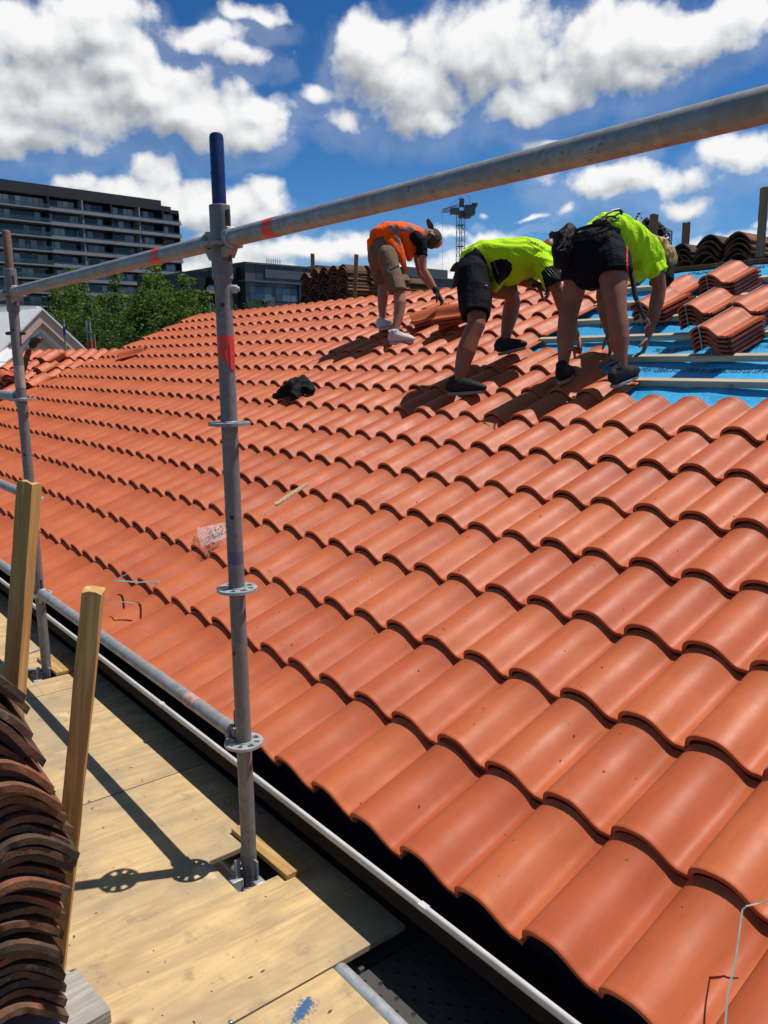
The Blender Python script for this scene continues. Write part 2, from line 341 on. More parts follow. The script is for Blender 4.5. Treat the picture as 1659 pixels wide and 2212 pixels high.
# ---------------------------------------------------------------- mesh helpers
def V(*a): return Vector(a)
class MB:
    """collects faces with material slots; build() links them as ONE mesh object"""
    def __init__(s): s.v = []; s.f = []; s.m = []
    def add(s, vs, fs, mi=0):
        k = len(s.v); s.v += [tuple(p) for p in vs]; s.f += [tuple(i+k for i in f) for f in fs]; s.m += [mi]*len(fs); return s
    def box(s, c, size, mi=0, M=None, top=1.0):
        c = Vector(c); x, y, z = (d/2 for d in size); vs = []
        for sz_ in (-1, 1):
            k = top if sz_ > 0 else 1
            for a, b_ in ((-1, -1), (1, -1), (1, 1), (-1, 1)):
                p = V(a*x*k, b_*y*k, sz_*z); vs.append(c + (M @ p if M else p))
        return s.add(vs, [(3, 2, 1, 0), (4, 5, 6, 7), (0, 1, 5, 4), (1, 2, 6, 5), (2, 3, 7, 6), (3, 0, 4, 7)], mi)
    def tube(s, pts, r, n=16, mi=0, cap=True, closed=False):
        pts = [Vector(p) for p in pts]; N = len(pts)
        rs = r if isinstance(r, (list, tuple)) else [r]*N
        vs = []; ref = None
        for i, p in enumerate(pts):
            t = (pts[min(i+1, N-1)]-pts[max(i-1, 0)]).normalized()
            if ref is None: ref = t.orthogonal().normalized()
            ref = (ref - t*ref.dot(t)).normalized(); q = t.cross(ref)
            for k in range(n):
                a = 2*math.pi*k/n; vs.append(p + (ref*math.cos(a) + q*math.sin(a))*rs[i])
        fs = [(i*n+k, i*n+(k+1) % n, (i+1)*n+(k+1) % n, (i+1)*n+k) for i in range(N-1) for k in range(n)]
        if cap: fs += [tuple(range(n-1, -1, -1)), tuple((N-1)*n+k for k in range(n))]
        return s.add(vs, fs, mi)
    def prism(s, poly, o, ax, ay, az_, depth, mi=0):
        """polygon (2-D) in the plane ax, ay at o, pushed depth along az_"""
        o = Vector(o); n = len(poly)
        a = [o + ax*p[0] + ay*p[1] for p in poly]; b = [p + az_*depth for p in a]
        fs = [tuple(range(n-1, -1, -1)), tuple(range(n, 2*n))] + [(i, (i+1) % n, n+(i+1) % n, n+i) for i in range(n)]
        return s.add(a+b, fs, mi)
    def build(s, name, mats, parent=None, sharp=38, bevel=0, mw=None, seg=2, recalc=True):
        me = bpy.data.meshes.new(name); me.from_pydata(s.v, [], s.f)
        if not isinstance(mats, (list, tuple)): mats = [mats]
        for m in mats: me.materials.append(MATS[m])
        for p, mi in zip(me.polygons, s.m): p.material_index = mi
        return finish(me, name, parent, sharp, bevel, mw, seg, recalc)
def finish(me, name, parent=None, sharp=38, bevel=0, mw=None, seg=2, recalc=True):
    bm = bmesh.new(); bm.from_mesh(me)
    if recalc: bmesh.ops.recalc_face_normals(bm, faces=bm.faces)
    for f in bm.faces: f.smooth = True
    lim = rad(sharp)
    for e in bm.edges:
        if len(e.link_faces) == 2: e.smooth = e.calc_face_angle(0) < lim
        else: e.smooth = False
    bm.to_mesh(me); bm.free()
    o = bpy.data.objects.new(name, me); COL.objects.link(o)
    if mw is not None: o.matrix_world = mw
    if bevel:
        b = o.modifiers.new('bevel', 'BEVEL'); b.width = bevel; b.segments = seg; b.limit_method = 'ANGLE'; b.angle_limit = rad(40)
    if parent is not None: adopt(o, parent)
    return o
def adopt(o, parent):
    o.parent = parent; o.matrix_parent_inverse = parent_world(parent).inverted()
def parent_world(p):
    if p.parent is None: return p.matrix_basis.copy()
    return parent_world(p.parent) @ p.matrix_parent_inverse @ p.matrix_basis
def tag(o, label=None, cat=None, group=None, kind=None):
    if label: o['label'] = label
    if cat: o['category'] = cat; o['kind'] = 'thing'
    if group: o['group'] = group
    if kind: o['kind'] = kind
    return o
def thing(name, loc, label, cat, group=None):
    o = bpy.data.objects.new(name, None); COL.objects.link(o); o.location = loc; o.empty_display_size = 0.1
    return tag(o, label, cat, group)
def copy_tree(o, M=None, parent=None):
    """copy of a thing with its parts; M moves the whole copy in world space"""
    c = o.copy(); COL.objects.link(c)
    if parent is not None:
        c.parent = parent; c.matrix_parent_inverse = o.matrix_parent_inverse.copy(); c.matrix_basis = o.matrix_basis.copy()
    elif M is not None: c.matrix_basis = M @ o.matrix_basis
    for ch in [k for k in bpy.data.objects if k.parent == o]: copy_tree(ch, None, c)
    return c
def frame(o, x, y, z):
    return Matrix(((x.x, y.x, z.x, o.x), (x.y, y.y, z.y, o.y), (x.z, y.z, z.z, o.z), (0, 0, 0, 1)))
def lerp(a, b, t): return a + (b-a)*t

# ---------------------------------------------------------------- tiles
PROF = [(-.035, .012), (-.020, .024), (.0, .036), (.04, .047), (.10, .0565), (.17, .0635), (.25, .068), (.33, .070), (.41, .0685), (.48, .064),
        (.54, .0565), (.59, .0475), (.635, .037), (.68, .026), (.72, .0165), (.755, .0095), (.79, .0052), (.82, .0035), (.855, .0035), (.89, .0042), (.93, .0044), (.97, .003), (1.0, .0)]
PX = np.array([p[0] for p in PROF]); PH = np.array([p[1] for p in PROF])
TH = 0.0145
def tile_arrays(lip=False, detail=True):
    """one tile: left edge at x = 0, pan end at x = TW, y up the slope from the front edge; closed solid"""
    px_, ph = PX*TW, PH.copy()
    if lip:
        px_ = np.concatenate([px_, np.array([1.03, 1.045, 1.06, 1.075, 1.10, 1.115, 1.13])*TW])
        ph = np.concatenate([ph, [-.001, .007, .007, -.002, -.002, .006, .006]])
    n = len(px_); L = 1.09*TG; drop = 0.0300/TG
    nx = np.gradient(ph, px_); nl = np.sqrt(1+nx*nx); ox, oh = nx/nl*TH, -TH/nl
    rings = [(0.0, -0.0035), (0.0012, -0.0012), (0.0040, 0.0)]
    if detail: rings += [(0.012, 0.0003), (0.020, -0.0006), (0.030, 0.0)]
    rings += [(0.5*TG, 0.0), (0.985*TG, 0.0), (1.000*TG, 0.0035), (1.015*TG, 0.0), (1.045*TG, 0.0), (1.058*TG, 0.003), (1.07*TG, 0), (L, -0.001)]
    top = []
    for y, dh in rings: top += [(x, y, h-drop*y+dh) for x, h in zip(px_, ph)]
    ys = [0.0, L]
    bot = []
    for y in ys: bot += [(x+a, y, h+b_-drop*y) for x, h, a, b_ in zip(px_, ph, ox, oh)]
    R_ = len(rings); vs = top+bot; B0 = R_*n; fs = []
    for r in range(R_-1):
        for k in range(n-1): fs.append((r*n+k, r*n+k+1, (r+1)*n+k+1, (r+1)*n+k))
    for k in range(n-1):
        fs.append((B0+k+1, B0+k, B0+n+k, B0+n+k+1))            # underside
        fs.append((B0+k, B0+k+1, k+1, k))                        # front edge
        fs.append(((R_-1)*n+k, (R_-1)*n+k+1, B0+n+k+1, B0+n+k))  # back edge
    fs.append(tuple([r*n for r in range(R_)] + [B0+n, B0]))
    fs.append(tuple([r*n+n-1 for r in range(R_-1, -1, -1)] + [B0+n-1, B0+2*n-1]))
    return np.array(vs), fs
def tile_field(name, cells, mat, parent, mw, seed=1):
    rs = np.random.RandomState(seed); tv, tf = tile_arrays()
    allv, allf = [], []; k = 0
    for (i, c) in cells:
        a = rs.normal(0, 0.0055); dz = rs.normal(0, 0.0012); dx = rs.normal(0, 0.0011); dy = rs.normal(0, 0.0030); tw = rs.normal(0, 0.007)
        v = tv.copy(); x = v[:, 0]-TW/2; y = v[:, 1].copy()
        v[:, 0] = -(i+1)*TW + TW/2 + x - a*y + dx; v[:, 1] = c*TG + y + a*x + dy; v[:, 2] += dz + tw*x
        allv.append(v); allf += [tuple(q+k for q in f) for f in tf]; k += len(v)
    me = bpy.data.meshes.new(name); me.from_pydata(np.concatenate(allv).tolist(), [], allf)
    me.materials.append(MATS[mat])
    return finish(me, name, parent, 42, 0, mw, recalc=False)
# ================================================================ THE SETTING
m = MB(); GZ = -7.6
m.add([(-900, -600, GZ), (600, -600, GZ), (600, 900, GZ), (-900, 900, GZ)], [(0, 1, 2, 3)])
tag(m.build('ground', 'ground_earth', mw=Matrix.Identity(4)), kind='structure')
m = MB(); m.add([(-300, -14, GZ+.004), (300, -14, GZ+.004), (300, -5, GZ+.004), (-300, -5, GZ+.004)], [(0, 1, 2, 3)])
tag(m.build('road', 'asphalt'), kind='structure')

# ================================================================ HOUSE WITH THE NEW TILED ROOF
house = thing('house', (-5.0, 5.0, GZ), 'house whose long terracotta roof is half tiled, open blue membrane at its upper right', 'house')
XR = RO.x + 15*TW; XL = RO.x - 54.3*TW          # right and left ends of the main slope
RIDGE = roof(0, 15.32)
# walls, eaves and rear slope
m = MB(); m.box((0.5*(XR+XL), 5.9, (GZ-0.55)/2), (XR-XL-.5, 9.0, -0.55-GZ)); m.build('wall', 'wall_brick', house)
roofp = MB()
E0 = roof(0, 0.12, -0.075); R0 = roof(0, 15.25, -0.075)
roofp.add([(XR, E0.y, E0.z-.12), (XR, R0.y, R0.z-.12), (XR, R0.y+5.2, E0.z-.12), (XL+.05, E0.y, E0.z-.12), (XL+.05, R0.y, R0.z-.12), (XL+.05, R0.y+5.2, E0.z-.12)],
          [(0, 3, 4, 1), (1, 4, 5, 2), (0, 1, 2), (3, 5, 4), (0, 2, 5, 3)])
roof_o = roofp.build('roof', 'eave_dark', house)
cells = []
for c in range(15):
    lo = -14 if c < 8 else {8: 9, 9: 11, 10: 15}.get(c, 15)
    if 9 == c: lo = 11
    cells += [(i, c) for i in range(lo, 54)]
tile_field('roof_tiling', cells, 'terracotta_new', roof_o, RM, 3)
# blue membrane, laid loosely with a sag between the battens
pm('blue_membrane', (0.040, 0.36, 0.70), (0.060, 0.42, 0.76), 0.35, vs=5, bump=0.6, bs=13, bd=0.025, spec=0.6)
def sag(i, c):
    f = (c+0.14) % 1.0
    return -0.058 - 0.018*math.sin(math.pi*f) + 0.018*mnoise.noise(V(i*0.55, c*1.3, 3)) + 0.011*mnoise.noise(V(i*1.5, c*3.0, 8))
m = MB(); nu, nv = 150, 110; vs = []
for a in range(nu+1):
    for b in range(nv+1):
        i = lerp(-14.5, 17, a/nu); c = lerp(7.2, 15.30, b/nv); vs.append(V(-i*TW, c*TG, sag(i, c)))
m.add(vs, [(a*(nv+1)+b, a*(nv+1)+b+1, (a+1)*(nv+1)+b+1, (a+1)*(nv+1)+b) for a in range(nu) for b in range(nv)])
mem = m.build('blue_membrane', 'blue_membrane', roof_o, mw=RM)
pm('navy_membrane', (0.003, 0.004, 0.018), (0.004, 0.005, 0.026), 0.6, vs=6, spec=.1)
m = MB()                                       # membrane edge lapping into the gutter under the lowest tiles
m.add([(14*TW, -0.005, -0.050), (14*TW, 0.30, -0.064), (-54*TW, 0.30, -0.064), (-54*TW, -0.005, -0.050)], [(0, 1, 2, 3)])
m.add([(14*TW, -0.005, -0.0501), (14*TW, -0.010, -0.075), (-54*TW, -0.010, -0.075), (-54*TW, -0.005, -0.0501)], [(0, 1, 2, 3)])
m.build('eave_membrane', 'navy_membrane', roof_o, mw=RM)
# lettering printed on the membrane, upside down as seen from the eave
pm('print_ink', (0.004, 0.018, 0.05), None, 0.5)
def membrane_text(s, i, c, size, xs, nm='printed_text'):
    cu = bpy.data.curves.new(nm, 'FONT'); cu.body = s; cu.size = size; cu.shear = 0.25; cu.align_x = 'LEFT'
    tmp = bpy.data.objects.new(nm, cu); COL.objects.link(tmp)
    dg = bpy.context.evaluated_depsgraph_get(); me = bpy.data.meshes.new_from_object(tmp.evaluated_get(dg)); bpy.data.objects.remove(tmp)
    x0, y0 = -i*TW, c*TG
    for v in me.vertices:
        x, y = x0 - v.co.x*xs, y0 - v.co.y; v.co = (x, y, sag(-x/TW, y/TG)+0.0035)
    me.materials.append(MATS['print_ink'])
    return finish(me, nm, mem, mw=RM, recalc=False)
for (s, i, c, z, xs) in [('COMPLIES TO AS/NZS 4200.1 & 4200.2  CLASSIFIED LIGHT  COMPLIES', 5.75, 9.72, 0.078, .48), ('AS/NZS 4200.1 & 1.362   COMPLIES TO AS/NZS 4200.1 & 1.362', 6.0, 10.62, 0.078, .48),
                     ('RHINO ROOFING     RHINO ROOFING     RHINO', 8.0, 11.93, 0.115, .52), ('RHINO ROOFING     RHINO ROOFING', 6.0, 12.80, 0.115, .52),
                     ('RHINO ROOFING       RHINO ROOFING', 10.55, 15.24, 0.175, .50), ('COMPLIES TO AS/NZS 4200.1', 6.6, 13.78, 0.078, .48)]:
    membrane_text(s, i, c, z, xs)
for k in range(8, 14):                        # battens on the open part
    xl = {8: 9.2, 9: 11.2, 10: 15.1}.get(k, 15.1)
    m = MB(); m.box(((14.4*TW - xl*TW)/2 - 0.02, (k+0.86)*TG+.02, -0.031), ((14.4+xl)*TW, 0.042, 0.040))
    m.build('batten', 'batten_timber', roof_o, bevel=0.0015, mw=RM)
# gutter
gut = MB(); Yg, Zg = 1.286, -0.2585; n = 10
prof = [(Yg+.012*math.cos(a), Zg+.010*math.sin(a)) for a in [math.pi*(k/n)*1.5-.4*math.pi for k in range(n+1)]]
prof = [(Yg+.013, Zg-.004), (Yg+.011, Zg+.006), (Yg+.004, Zg+.010), (Yg-.004, Zg+.0095), (Yg-.010, Zg+.004), (Yg-.011, Zg-.004), (Yg-.009, Zg-.022), (Yg-.006, Zg-.024), (Yg-.004, Zg-.012)]
def extr(mb, pr, xa, xb, mi=0, closed=True):
    k = len(pr); vs = [(xa, p[0], p[1]) for p in pr]+[(xb, p[0], p[1]) for p in pr]
    rng = range(k if closed else k-1)
    mb.add(vs, [(j, (j+1) % k, k+(j+1) % k, k+j) for j in rng] + ([tuple(range(k)), tuple(range(2*k-1, k-1, -1))] if closed else []), mi)
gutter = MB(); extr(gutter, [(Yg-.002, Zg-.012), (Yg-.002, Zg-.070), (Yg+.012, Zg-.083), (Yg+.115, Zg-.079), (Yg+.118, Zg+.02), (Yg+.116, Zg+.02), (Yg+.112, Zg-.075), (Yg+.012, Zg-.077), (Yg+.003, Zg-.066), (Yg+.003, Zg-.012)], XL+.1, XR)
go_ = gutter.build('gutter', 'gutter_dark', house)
prof = [(Yg-.004+(y-Yg)*.66, Zg+.003+(z-Zg)*.66) for y, z in prof]
lip = MB()
for xa, xb in ((XL+.1, -4.9), (-4.897, -3.15), (-3.147, -1.47), (-1.455, XR)): extr(lip, prof, xa, xb)
for xj in (-1.462, -3.1485): lip.box((xj, Yg-.0045, Zg+.001), (0.030, 0.0185, 0.0165))
lip.build('gutter_lip', 'gutter_white', go_, sharp=60)
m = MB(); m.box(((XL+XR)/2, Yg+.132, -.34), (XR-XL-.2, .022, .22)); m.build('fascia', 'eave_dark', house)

# ================================================================ LOWER ROOF WING BEYOND THE LEFT END
WPHI = rad(17)      # its uphill direction, clockwise from the view direction
ux = (_fx*math.cos(WPHI) + _rt*math.sin(WPHI)).normalized()     # horizontal uphill direction
wx = V(ux.y, -ux.x, 0)                                            # along the courses, to the right
wp = rad(26.0); wy = (ux*math.cos(wp) + _up*math.sin(wp)); wn = wx.cross(wy)
W0 = at(262, 757, 14.55)                                          # right end of the wing's top edge
wing = thing('house_wing', V(W0.x, W0.y, GZ), 'lower tiled wing beyond the left end of the long roof, loose tiles stacked on it', 'house wing')
WM = frame(W0, wx, wy, wn)
wcells = [(i, -c) for c in range(1, 11) for i in range(-int(0.2+0.55*c), 9)]
wo_ = tile_field('roof_tiling', wcells, 'terracotta_new', wing, WM, 9)
def WL(x, y, h=0): return W0 + wx*x + wy*y + wn*h
m = MB(); a, b, c_, d_ = WL(1.2, -0.02, -.06), WL(-9*TW, -0.02, -.06), WL(-9*TW, -10*TG, -.05), WL(1.3, -10*TG, -.05)
m.add([a, b, c_, d_] + [V(p.x, p.y, GZ) for p in (a, b, c_, d_)], [(0, 1, 2, 3), (0, 4, 5, 1), (1, 5, 6, 2), (2, 6, 7, 3), (3, 7, 4, 0), (4, 7, 6, 5)]); m.build('wall', 'beige_render', wing)
m = MB()
for k in range(7):                                                # white stepped verge boards
    y = -0.30 - k*0.5; m.box((-9*TW-.20, y+.05, 0.04-.012*(k % 2)), (0.34, 0.52, 0.03)); m.box((-9*TW-.37, y+.10, 0.0), (0.03, 0.48, 0.16))
m.build('verge_board', 'white_paint', wing, mw=WM, bevel=.004)

# ================================================================ SCAFFOLD
PX1, PY = -2.1506, 1.1347; BAY = 2.1533; PR = 0.02415
GAL = ['galvanised_pipe', 'bright_galvanised', 'dark_steel']
def rosette(parent, z, x=0, y=0, mat='bright_galvanised'):
    """steel disc with four wide and four narrow slots, the slots are real openings"""
    m = MB(); n = 96; r1, r2, r3, r4 = PR-.002, .0325, .0505, .061; hz = .0045
    def solid(k):
        a = (k/n*360) % 90
        return not ((abs(a-0) < 13.0 or abs(a-90) < 13.0) or abs(a-45) < 9.0)
    V_ = []
    for zz in (z-hz, z+hz):
        for r in (r1, r2, r3, r4):
            for k in range(n):
                a = 2*math.pi*(k-.5)/n; V_.append((x+r*math.cos(a), y+r*math.sin(a), zz))
    idx = lambda l, q, k: (l*4+q)*n + k % n
    F = []
    for k in range(n):
        for q in (0, 2): F += [(idx(1, q, k), idx(1, q+1, k), idx(1, q+1, k+1), idx(1, q, k+1)), (idx(0, q, k+1), idx(0, q+1, k+1), idx(0, q+1, k), idx(0, q, k))]
        if solid(k):
            F += [(idx(1, 1, k), idx(1, 2, k), idx(1, 2, k+1), idx(1, 1, k+1)), (idx(0, 1, k+1), idx(0, 2, k+1), idx(0, 2, k), idx(0, 1, k))]
            if not solid(k-1): F.append((idx(0, 1, k), idx(0, 2, k), idx(1, 2, k), idx(1, 1, k)))
            if not solid(k+1): F.append((idx(0, 1, k+1), idx(1, 1, k+1), idx(1, 2, k+1), idx(0, 2, k+1)))
        else:
            F += [(idx(0, 1, k), idx(0, 1, k+1), idx(1, 1, k+1), idx(1, 1, k)), (idx(0, 2, k), idx(1, 2, k), idx(1, 2, k+1), idx(0, 2, k+1))]
        F += [(idx(0, 3, k), idx(0, 3, k+1), idx(1, 3, k+1), idx(1, 3, k)), (idx(0, 0, k), idx(1, 0, k), idx(1, 0, k+1), idx(0, 0, k+1))]
    m.add(V_, F); return m.build('rosette', mat, parent, 50, mw=Matrix.Translation((parent.location.x, parent.location.y, 0)))
def standard(x, y, label, top, spigot, spig_mat, extra=None, zb=-.62):
    t = thing('scaffold_standard', (x, y, zb), label, 'scaffold pole', 'upright poles of the near scaffold')
    T = Matrix.Translation((x, y, 0))
    def S(m, nm, mat, **k): return m.build(nm, mat, t, mw=T, **k)
    m = MB(); m.tube([(0, 0, zb), (0, 0, top)], PR, 32); S(m, 'pole', 'standard_pipe')
    m = MB(); m.tube([(0, 0, top-.20), (0, 0, top)], .0292, 32); S(m, 'sleeve', 'standard_pipe', bevel=.002)
    if spigot:
        z0 = top; m = MB(); m.tube([(0, 0, z0-.02), (0, 0, z0+spigot-.012), (0, 0, z0+spigot-.004), (0, 0, z0+spigot)], [.0195, .0195, .0175, .012], 28)
        S(m, 'spigot', spig_mat)
        m = MB(); a = -2.45; d = V(math.cos(a), math.sin(a), 0); m.tube([V(0, 0, z0+spigot*.45)+d*.0185, V(0, 0, z0+spigot*.45)+d*.0203], .0052, 14); S(m, 'pin_hole', 'black_plastic')
    for z in (-.5, 0, .5, 1.0, 1.5):
        rosette(t, z, mat='bright_galvanised' if z < .9 else 'galvanised_pipe')
        w = MB(); w.tube([(0, 0, z-.008), (0, 0, z+.008)], PR+.0035, 28); S(w, 'weld_bead', 'galvanised_pipe', bevel=.002)
    for z, a in ((1.335, -.66), (.30, -1.35), (.725, -.70)):
        d = V(math.cos(a), math.sin(a), 0); m = MB(); m.tube([V(0, 0, z)+d*.0235, V(0, 0, z)+d*.0246], .0062, 14); S(m, 'pin_hole', 'black_plastic')
    return t, S
p1, S1 = standard(PX1, PY, 'near scaffold upright with blue top and torn red tape, in front of the tiles', 1.606, .188, 'blue_painted_pipe')
vdir = V(RT.x, RT.y, 0).normalized()
m = MB()
for sgn in (-1, 1):
    m = MB(); m.tube([vdir*sgn*.022+V(0, 0, 1.38), vdir*sgn*.040+V(0, 0, 1.38)], [.0125, .0125], 6); m.tube([vdir*sgn*.040+V(0, 0, 1.38), vdir*sgn*.046+V(0, 0, 1.38)], [.008, .007], 12)
    S1(m, 'bolt', 'bright_galvanised', bevel=.0015)
m = MB(); m.tube([(0, 0, 1.195), (0, 0, 1.252)], .0247, 32, cap=False); S1(m, 'red_tape_band', 'red_tape')
fw2 = V(-FW.x, -FW.y, 0).normalized()
m = MB(); pts = []
for k, (a0, z0, z1) in enumerate([(-.75, 1.19, 1.215), (-.3, 1.185, 1.215), (-.1, 1.178, 1.21), (.15, 1.185, 1.21), (.4, 1.165, 1.225), (.62, 1.158, 1.23), (.9, 1.155, 1.235), (1.15, 1.15, 1.24)]):
    for z in (z0, z1):
        d = (fw2*math.cos(a0) + vdir*math.sin(a0)); pts.append(d*(.0258+.002*(k % 2))+V(0, 0, z))
m.add(pts, [(2*k, 2*k+2, 2*k+3, 2*k+1) for k in range(7)]); S1(m, 'torn_tape_end', 'red_tape')
m = MB(); m.tube([(0, 0, .58), (0, 0, .62)], .02435, 32, cap=False); S1(m, 'blue_scuff', 'scuffed_pipe')
p2, S2 = standard(PX1-BAY, PY, 'rust-topped scaffold upright at the left edge, beyond the leaning stakes', 1.622, .178, 'rusty_pipe')
m = MB(); m.tube([(0, 0, 1.055), (0, 0, 1.165)], .0247, 32, cap=False); S2(m, 'label_wrap', 'faded_label')
for sgn in (-1, 1):
    m = MB(); m.tube([vdir*sgn*.020+V(0, 0, 1.32), vdir*sgn*.048+V(0, 0, 1.32)], [.010, .008], 8); S2(m, 'bolt', 'dark_steel', bevel=.0015)
p0, S0 = standard(PX1+3.07, PY, 'scaffold upright right of the camera', 1.65, .26, 'rusty_pipe')
p3, S3 = standard(PX1-2*BAY, PY, 'third scaffold upright further along the eave', 1.62, .25, 'rusty_pipe')

def ledger(x1, x2, z, label, tapes=(), far=False, y=PY, mat='galvanised_pipe'):
    """horizontal pipe with a cast wedge head at each end; x1 > x2"""
    t = thing('scaffold_rail', ((x1+x2)/2, y, z+.012), label, 'scaffold rail', 'horizontal rails of the near scaffold')
    T = Matrix.Translation(((x1+x2)/2, y, z+.012)); L = x1-x2; h = L/2
    m = MB(); m.tube([(-h+.062, 0, 0), (-h/2, 0, 0), (0, 0, 0), (h/2, 0, 0), (h-.062, 0, 0)], PR, 36); m.build('pipe', mat, t, mw=T)
    for s in (-1, 1):
        m = MB(); X = V(1, 0, 0)*s; Y_ = V(0, 1, 0); Z_ = V(0, 0, 1)
        m.tube([X*(h-.078), X*(h-.060), X*(h-.052)], [.0285, .0285, .024], 24)
        for zz in (1, -1):                                      # jaws above and below the disc
            poly = [(h-.060, .006*zz-.012), (h-.028, .007*zz-.012), (h-.0265, .034*zz-.012), (h-.045, .040*zz-.012), (h-.066, .030*zz)]
            m.prism(poly, Y_*(-.017), X, Z_, Y_, .034)
        m.build('wedge_head', mat, t, mw=T, bevel=.003)
        w = MB(); w.prism([(h-.052, -.062), (h-.041, -.062), (h-.034, .075), (h-.054, .078), (h-.056, .06)], Y_*(-.0035), X, Z_, Y_, .007); w.build('wedge', 'dark_steel', t, mw=T, bevel=.001)
    for (xx, wd, mt) in tapes:
        m = MB(); c = (x1+x2)/2; m.tube([(xx-c-wd/2, 0, 0), (xx-c, 0, 0), (xx-c+wd/2, 0, 0)], PR+.0007, 36, cap=False); m.build('tape_band', mt, t, mw=T)
    return t
def xat(px, py): r = ray(px, py); return CAM.x + r.x*((PY-CAM.y)/r.y)
ledger(PX1+3.07, PX1, 1.5, 'top scaffold rail with red tape crossing the sky to the right', ((xat(592, 502), .045, 'red_tape'),))
ledger(PX1, PX1-BAY, 1.5, 'top scaffold rail with red tape crossing the dark apartment block', ((xat(347, 560), .055, 'red_tape'),))
ledger(PX1-BAY, PX1-2*BAY, 1.5, 'top scaffold rail beyond the rust-topped upright')
ledger(PX1, PX1-BAY, 0, 'low galvanised rail with a peeling label along the white gutter lip', ((xat(418, 1520), .075, 'faded_red_label'),))
ledger(PX1-BAY, PX1-2*BAY, 0, 'low galvanised rail beyond the rust-topped upright')
ledger(PX1-BAY, PX1-2*BAY, .5, 'middle galvanised rail at the left edge, level with the stake top')
ledger(PX1-BAY, PX1-2*BAY, 1.0, 'upper middle galvanised rail at the left edge')

# deck: plywood sheets over perforated steel planks
DZ = -.42; DT = .018
HX = [(-2.24, -2.035), (-2.24-BAY+.03, -2.035-BAY)]
def ply(label, polys):
    """polys: list of plan polygons that tile one sheet (a cut-out is left between them)"""
    xs = [p[0] for q in polys for p in q]; ys = [p[1] for q in polys for p in q]
    c = V(sum(xs)/len(xs), sum(ys)/len(ys), DZ-DT/2)
    bm = bmesh.new(); cache = {}
    def gv(p):
        k = (round(p[0], 4), round(p[1], 4))
        if k not in cache: cache[k] = bm.verts.new((p[0]-c.x, p[1]-c.y, DT/2))
        return cache[k]
    fs = [bm.faces.new([gv(p) for p in q]) for q in polys]
    r = bmesh.ops.extrude_face_region(bm, geom=fs)
    for v in [g_ for g_ in r['geom'] if isinstance(g_, bmesh.types.BMVert)]: v.co.z -= DT
    bmesh.ops.recalc_face_normals(bm, faces=bm.faces)
    for f in bm.faces: f.material_index = 1 if abs(f.normal.z) < .5 else 0
    me = bpy.data.meshes.new('plywood_sheet'); bm.to_mesh(me); bm.free(); me.materials.append(MATS['plywood']); me.materials.append(MATS['plywood_edge'])
    o = finish(me, 'plywood_sheet', None, 30, .0012, Matrix.Translation(c), recalc=False)
    return tag(o, label, 'plywood sheet', 'plywood sheets on the scaffold deck')
YO = 1.335
def rects(*r): return [[(a, c), (b, c), (b, d), (a, d)] for a, b, c, d in r]
(h0, h1), (k0, k1) = HX
s2p = rects((-2.846, h0, .05, .30), (h0, h1, .05, .30), (h1, -1.604, .05, .30), (-2.846, h0, .30, 1.035), (h0, h1, .30, 1.035), (h1, -1.604, .30, 1.035),
            (-2.846, h0, 1.035, 1.19), (h1, -1.604, 1.035, 1.19), (-2.846, h0, 1.19, 1.245), (h1, -1.604, 1.19, 1.245),
            (-2.846, h0, 1.245, YO), (h0, h1, 1.245, YO), (h1, -1.604, 1.245, YO))
ply('middle plywood sheet with a square cut-out round the near upright', s2p)
ply('plywood sheet behind the cut-out sheet, striped by the long rail shadow', rects((-3.98, -2.852, .05, 1.03), (-3.98, -2.852, 1.03, YO)))
ply('furthest plywood sheet, with blue spray marks and a hole for the rust-topped upright',
    rects((-6.9, k0, .05, 1.03), (k0, -3.986, .05, 1.03), (-6.9, k0, 1.03, 1.22), (k1, -3.986, 1.03, 1.22), (-6.9, k0, 1.22, YO), (k0, k1, 1.22, YO), (k1, -3.986, 1.22, YO)))
ply('nearest plywood sheet with a knot and a blue paint stroke at the bottom edge', rects((-1.598, -.2, .05, 1.077)))
# blue marking paint, a thin film on the sheets
m_, t_, b_ = newmat('blue_spray'); oc_ = t_.new('ShaderNodeTexCoord').outputs['Object']
t_.put(b_.inputs['Base Color'], (0.07, 0.18, 0.40)); b_.inputs['Roughness'].default_value = .8; b_.inputs['Alpha'].default_value = .38
def spray(pts, w, label):
    ps = [on_z(x, y, DZ+.0012) for x, y in pts]; c = sum(ps, V(0, 0, 0))/len(ps)
    rs = random.Random(len(pts)*7+int(w*1000)); m = MB()
    for a, b in zip(ps[:-1], ps[1:]):
        n = 420
        for k in range(n):
            t = rs.random(); off = rs.gauss(0, .36)*w; q = a.lerp(b, t); d = (b-a).normalized(); s = V(-d.y, d.x, 0); q = q + s*off + d*rs.gauss(0, .008)
            r = rs.uniform(.0008, .0026) if abs(off) > .30*w else rs.uniform(.002, .0048)
            ph = rs.random()*6; m.add([q-c+V(r*math.cos(ph+j*1.05), r*math.sin(ph+j*1.05), rs.random()*.0008) for j in range(6)], [(0, 1, 2, 3, 4, 5)])
    tag(m.build('paint_mark', 'blue_spray', mw=Matrix.Translation(c)), label, 'paint mark')
spray([(640, 2205), (668, 2160)], .034, 'blue sprayed stroke on the nearest plywood sheet')
spray([(5, 1430), (40, 1420), (95, 1400)], .035, 'blue sprayed line on the furthest plywood sheet')
spray([(60, 1446), (95, 1452)], .03, 'short blue sprayed dab on the furthest plywood sheet')
def offcut(c, size, rz, label, mt='offcut_timber'):
    m = MB(); m.box((0, 0, 0), size); o = m.build('timber_block', mt, bevel=.0015, mw=Matrix.Translation(c) @ Matrix.Rotation(rz, 4, 'Z'))
    return tag(o, label, 'timber block', 'timber offcuts screwed beside the uprights')
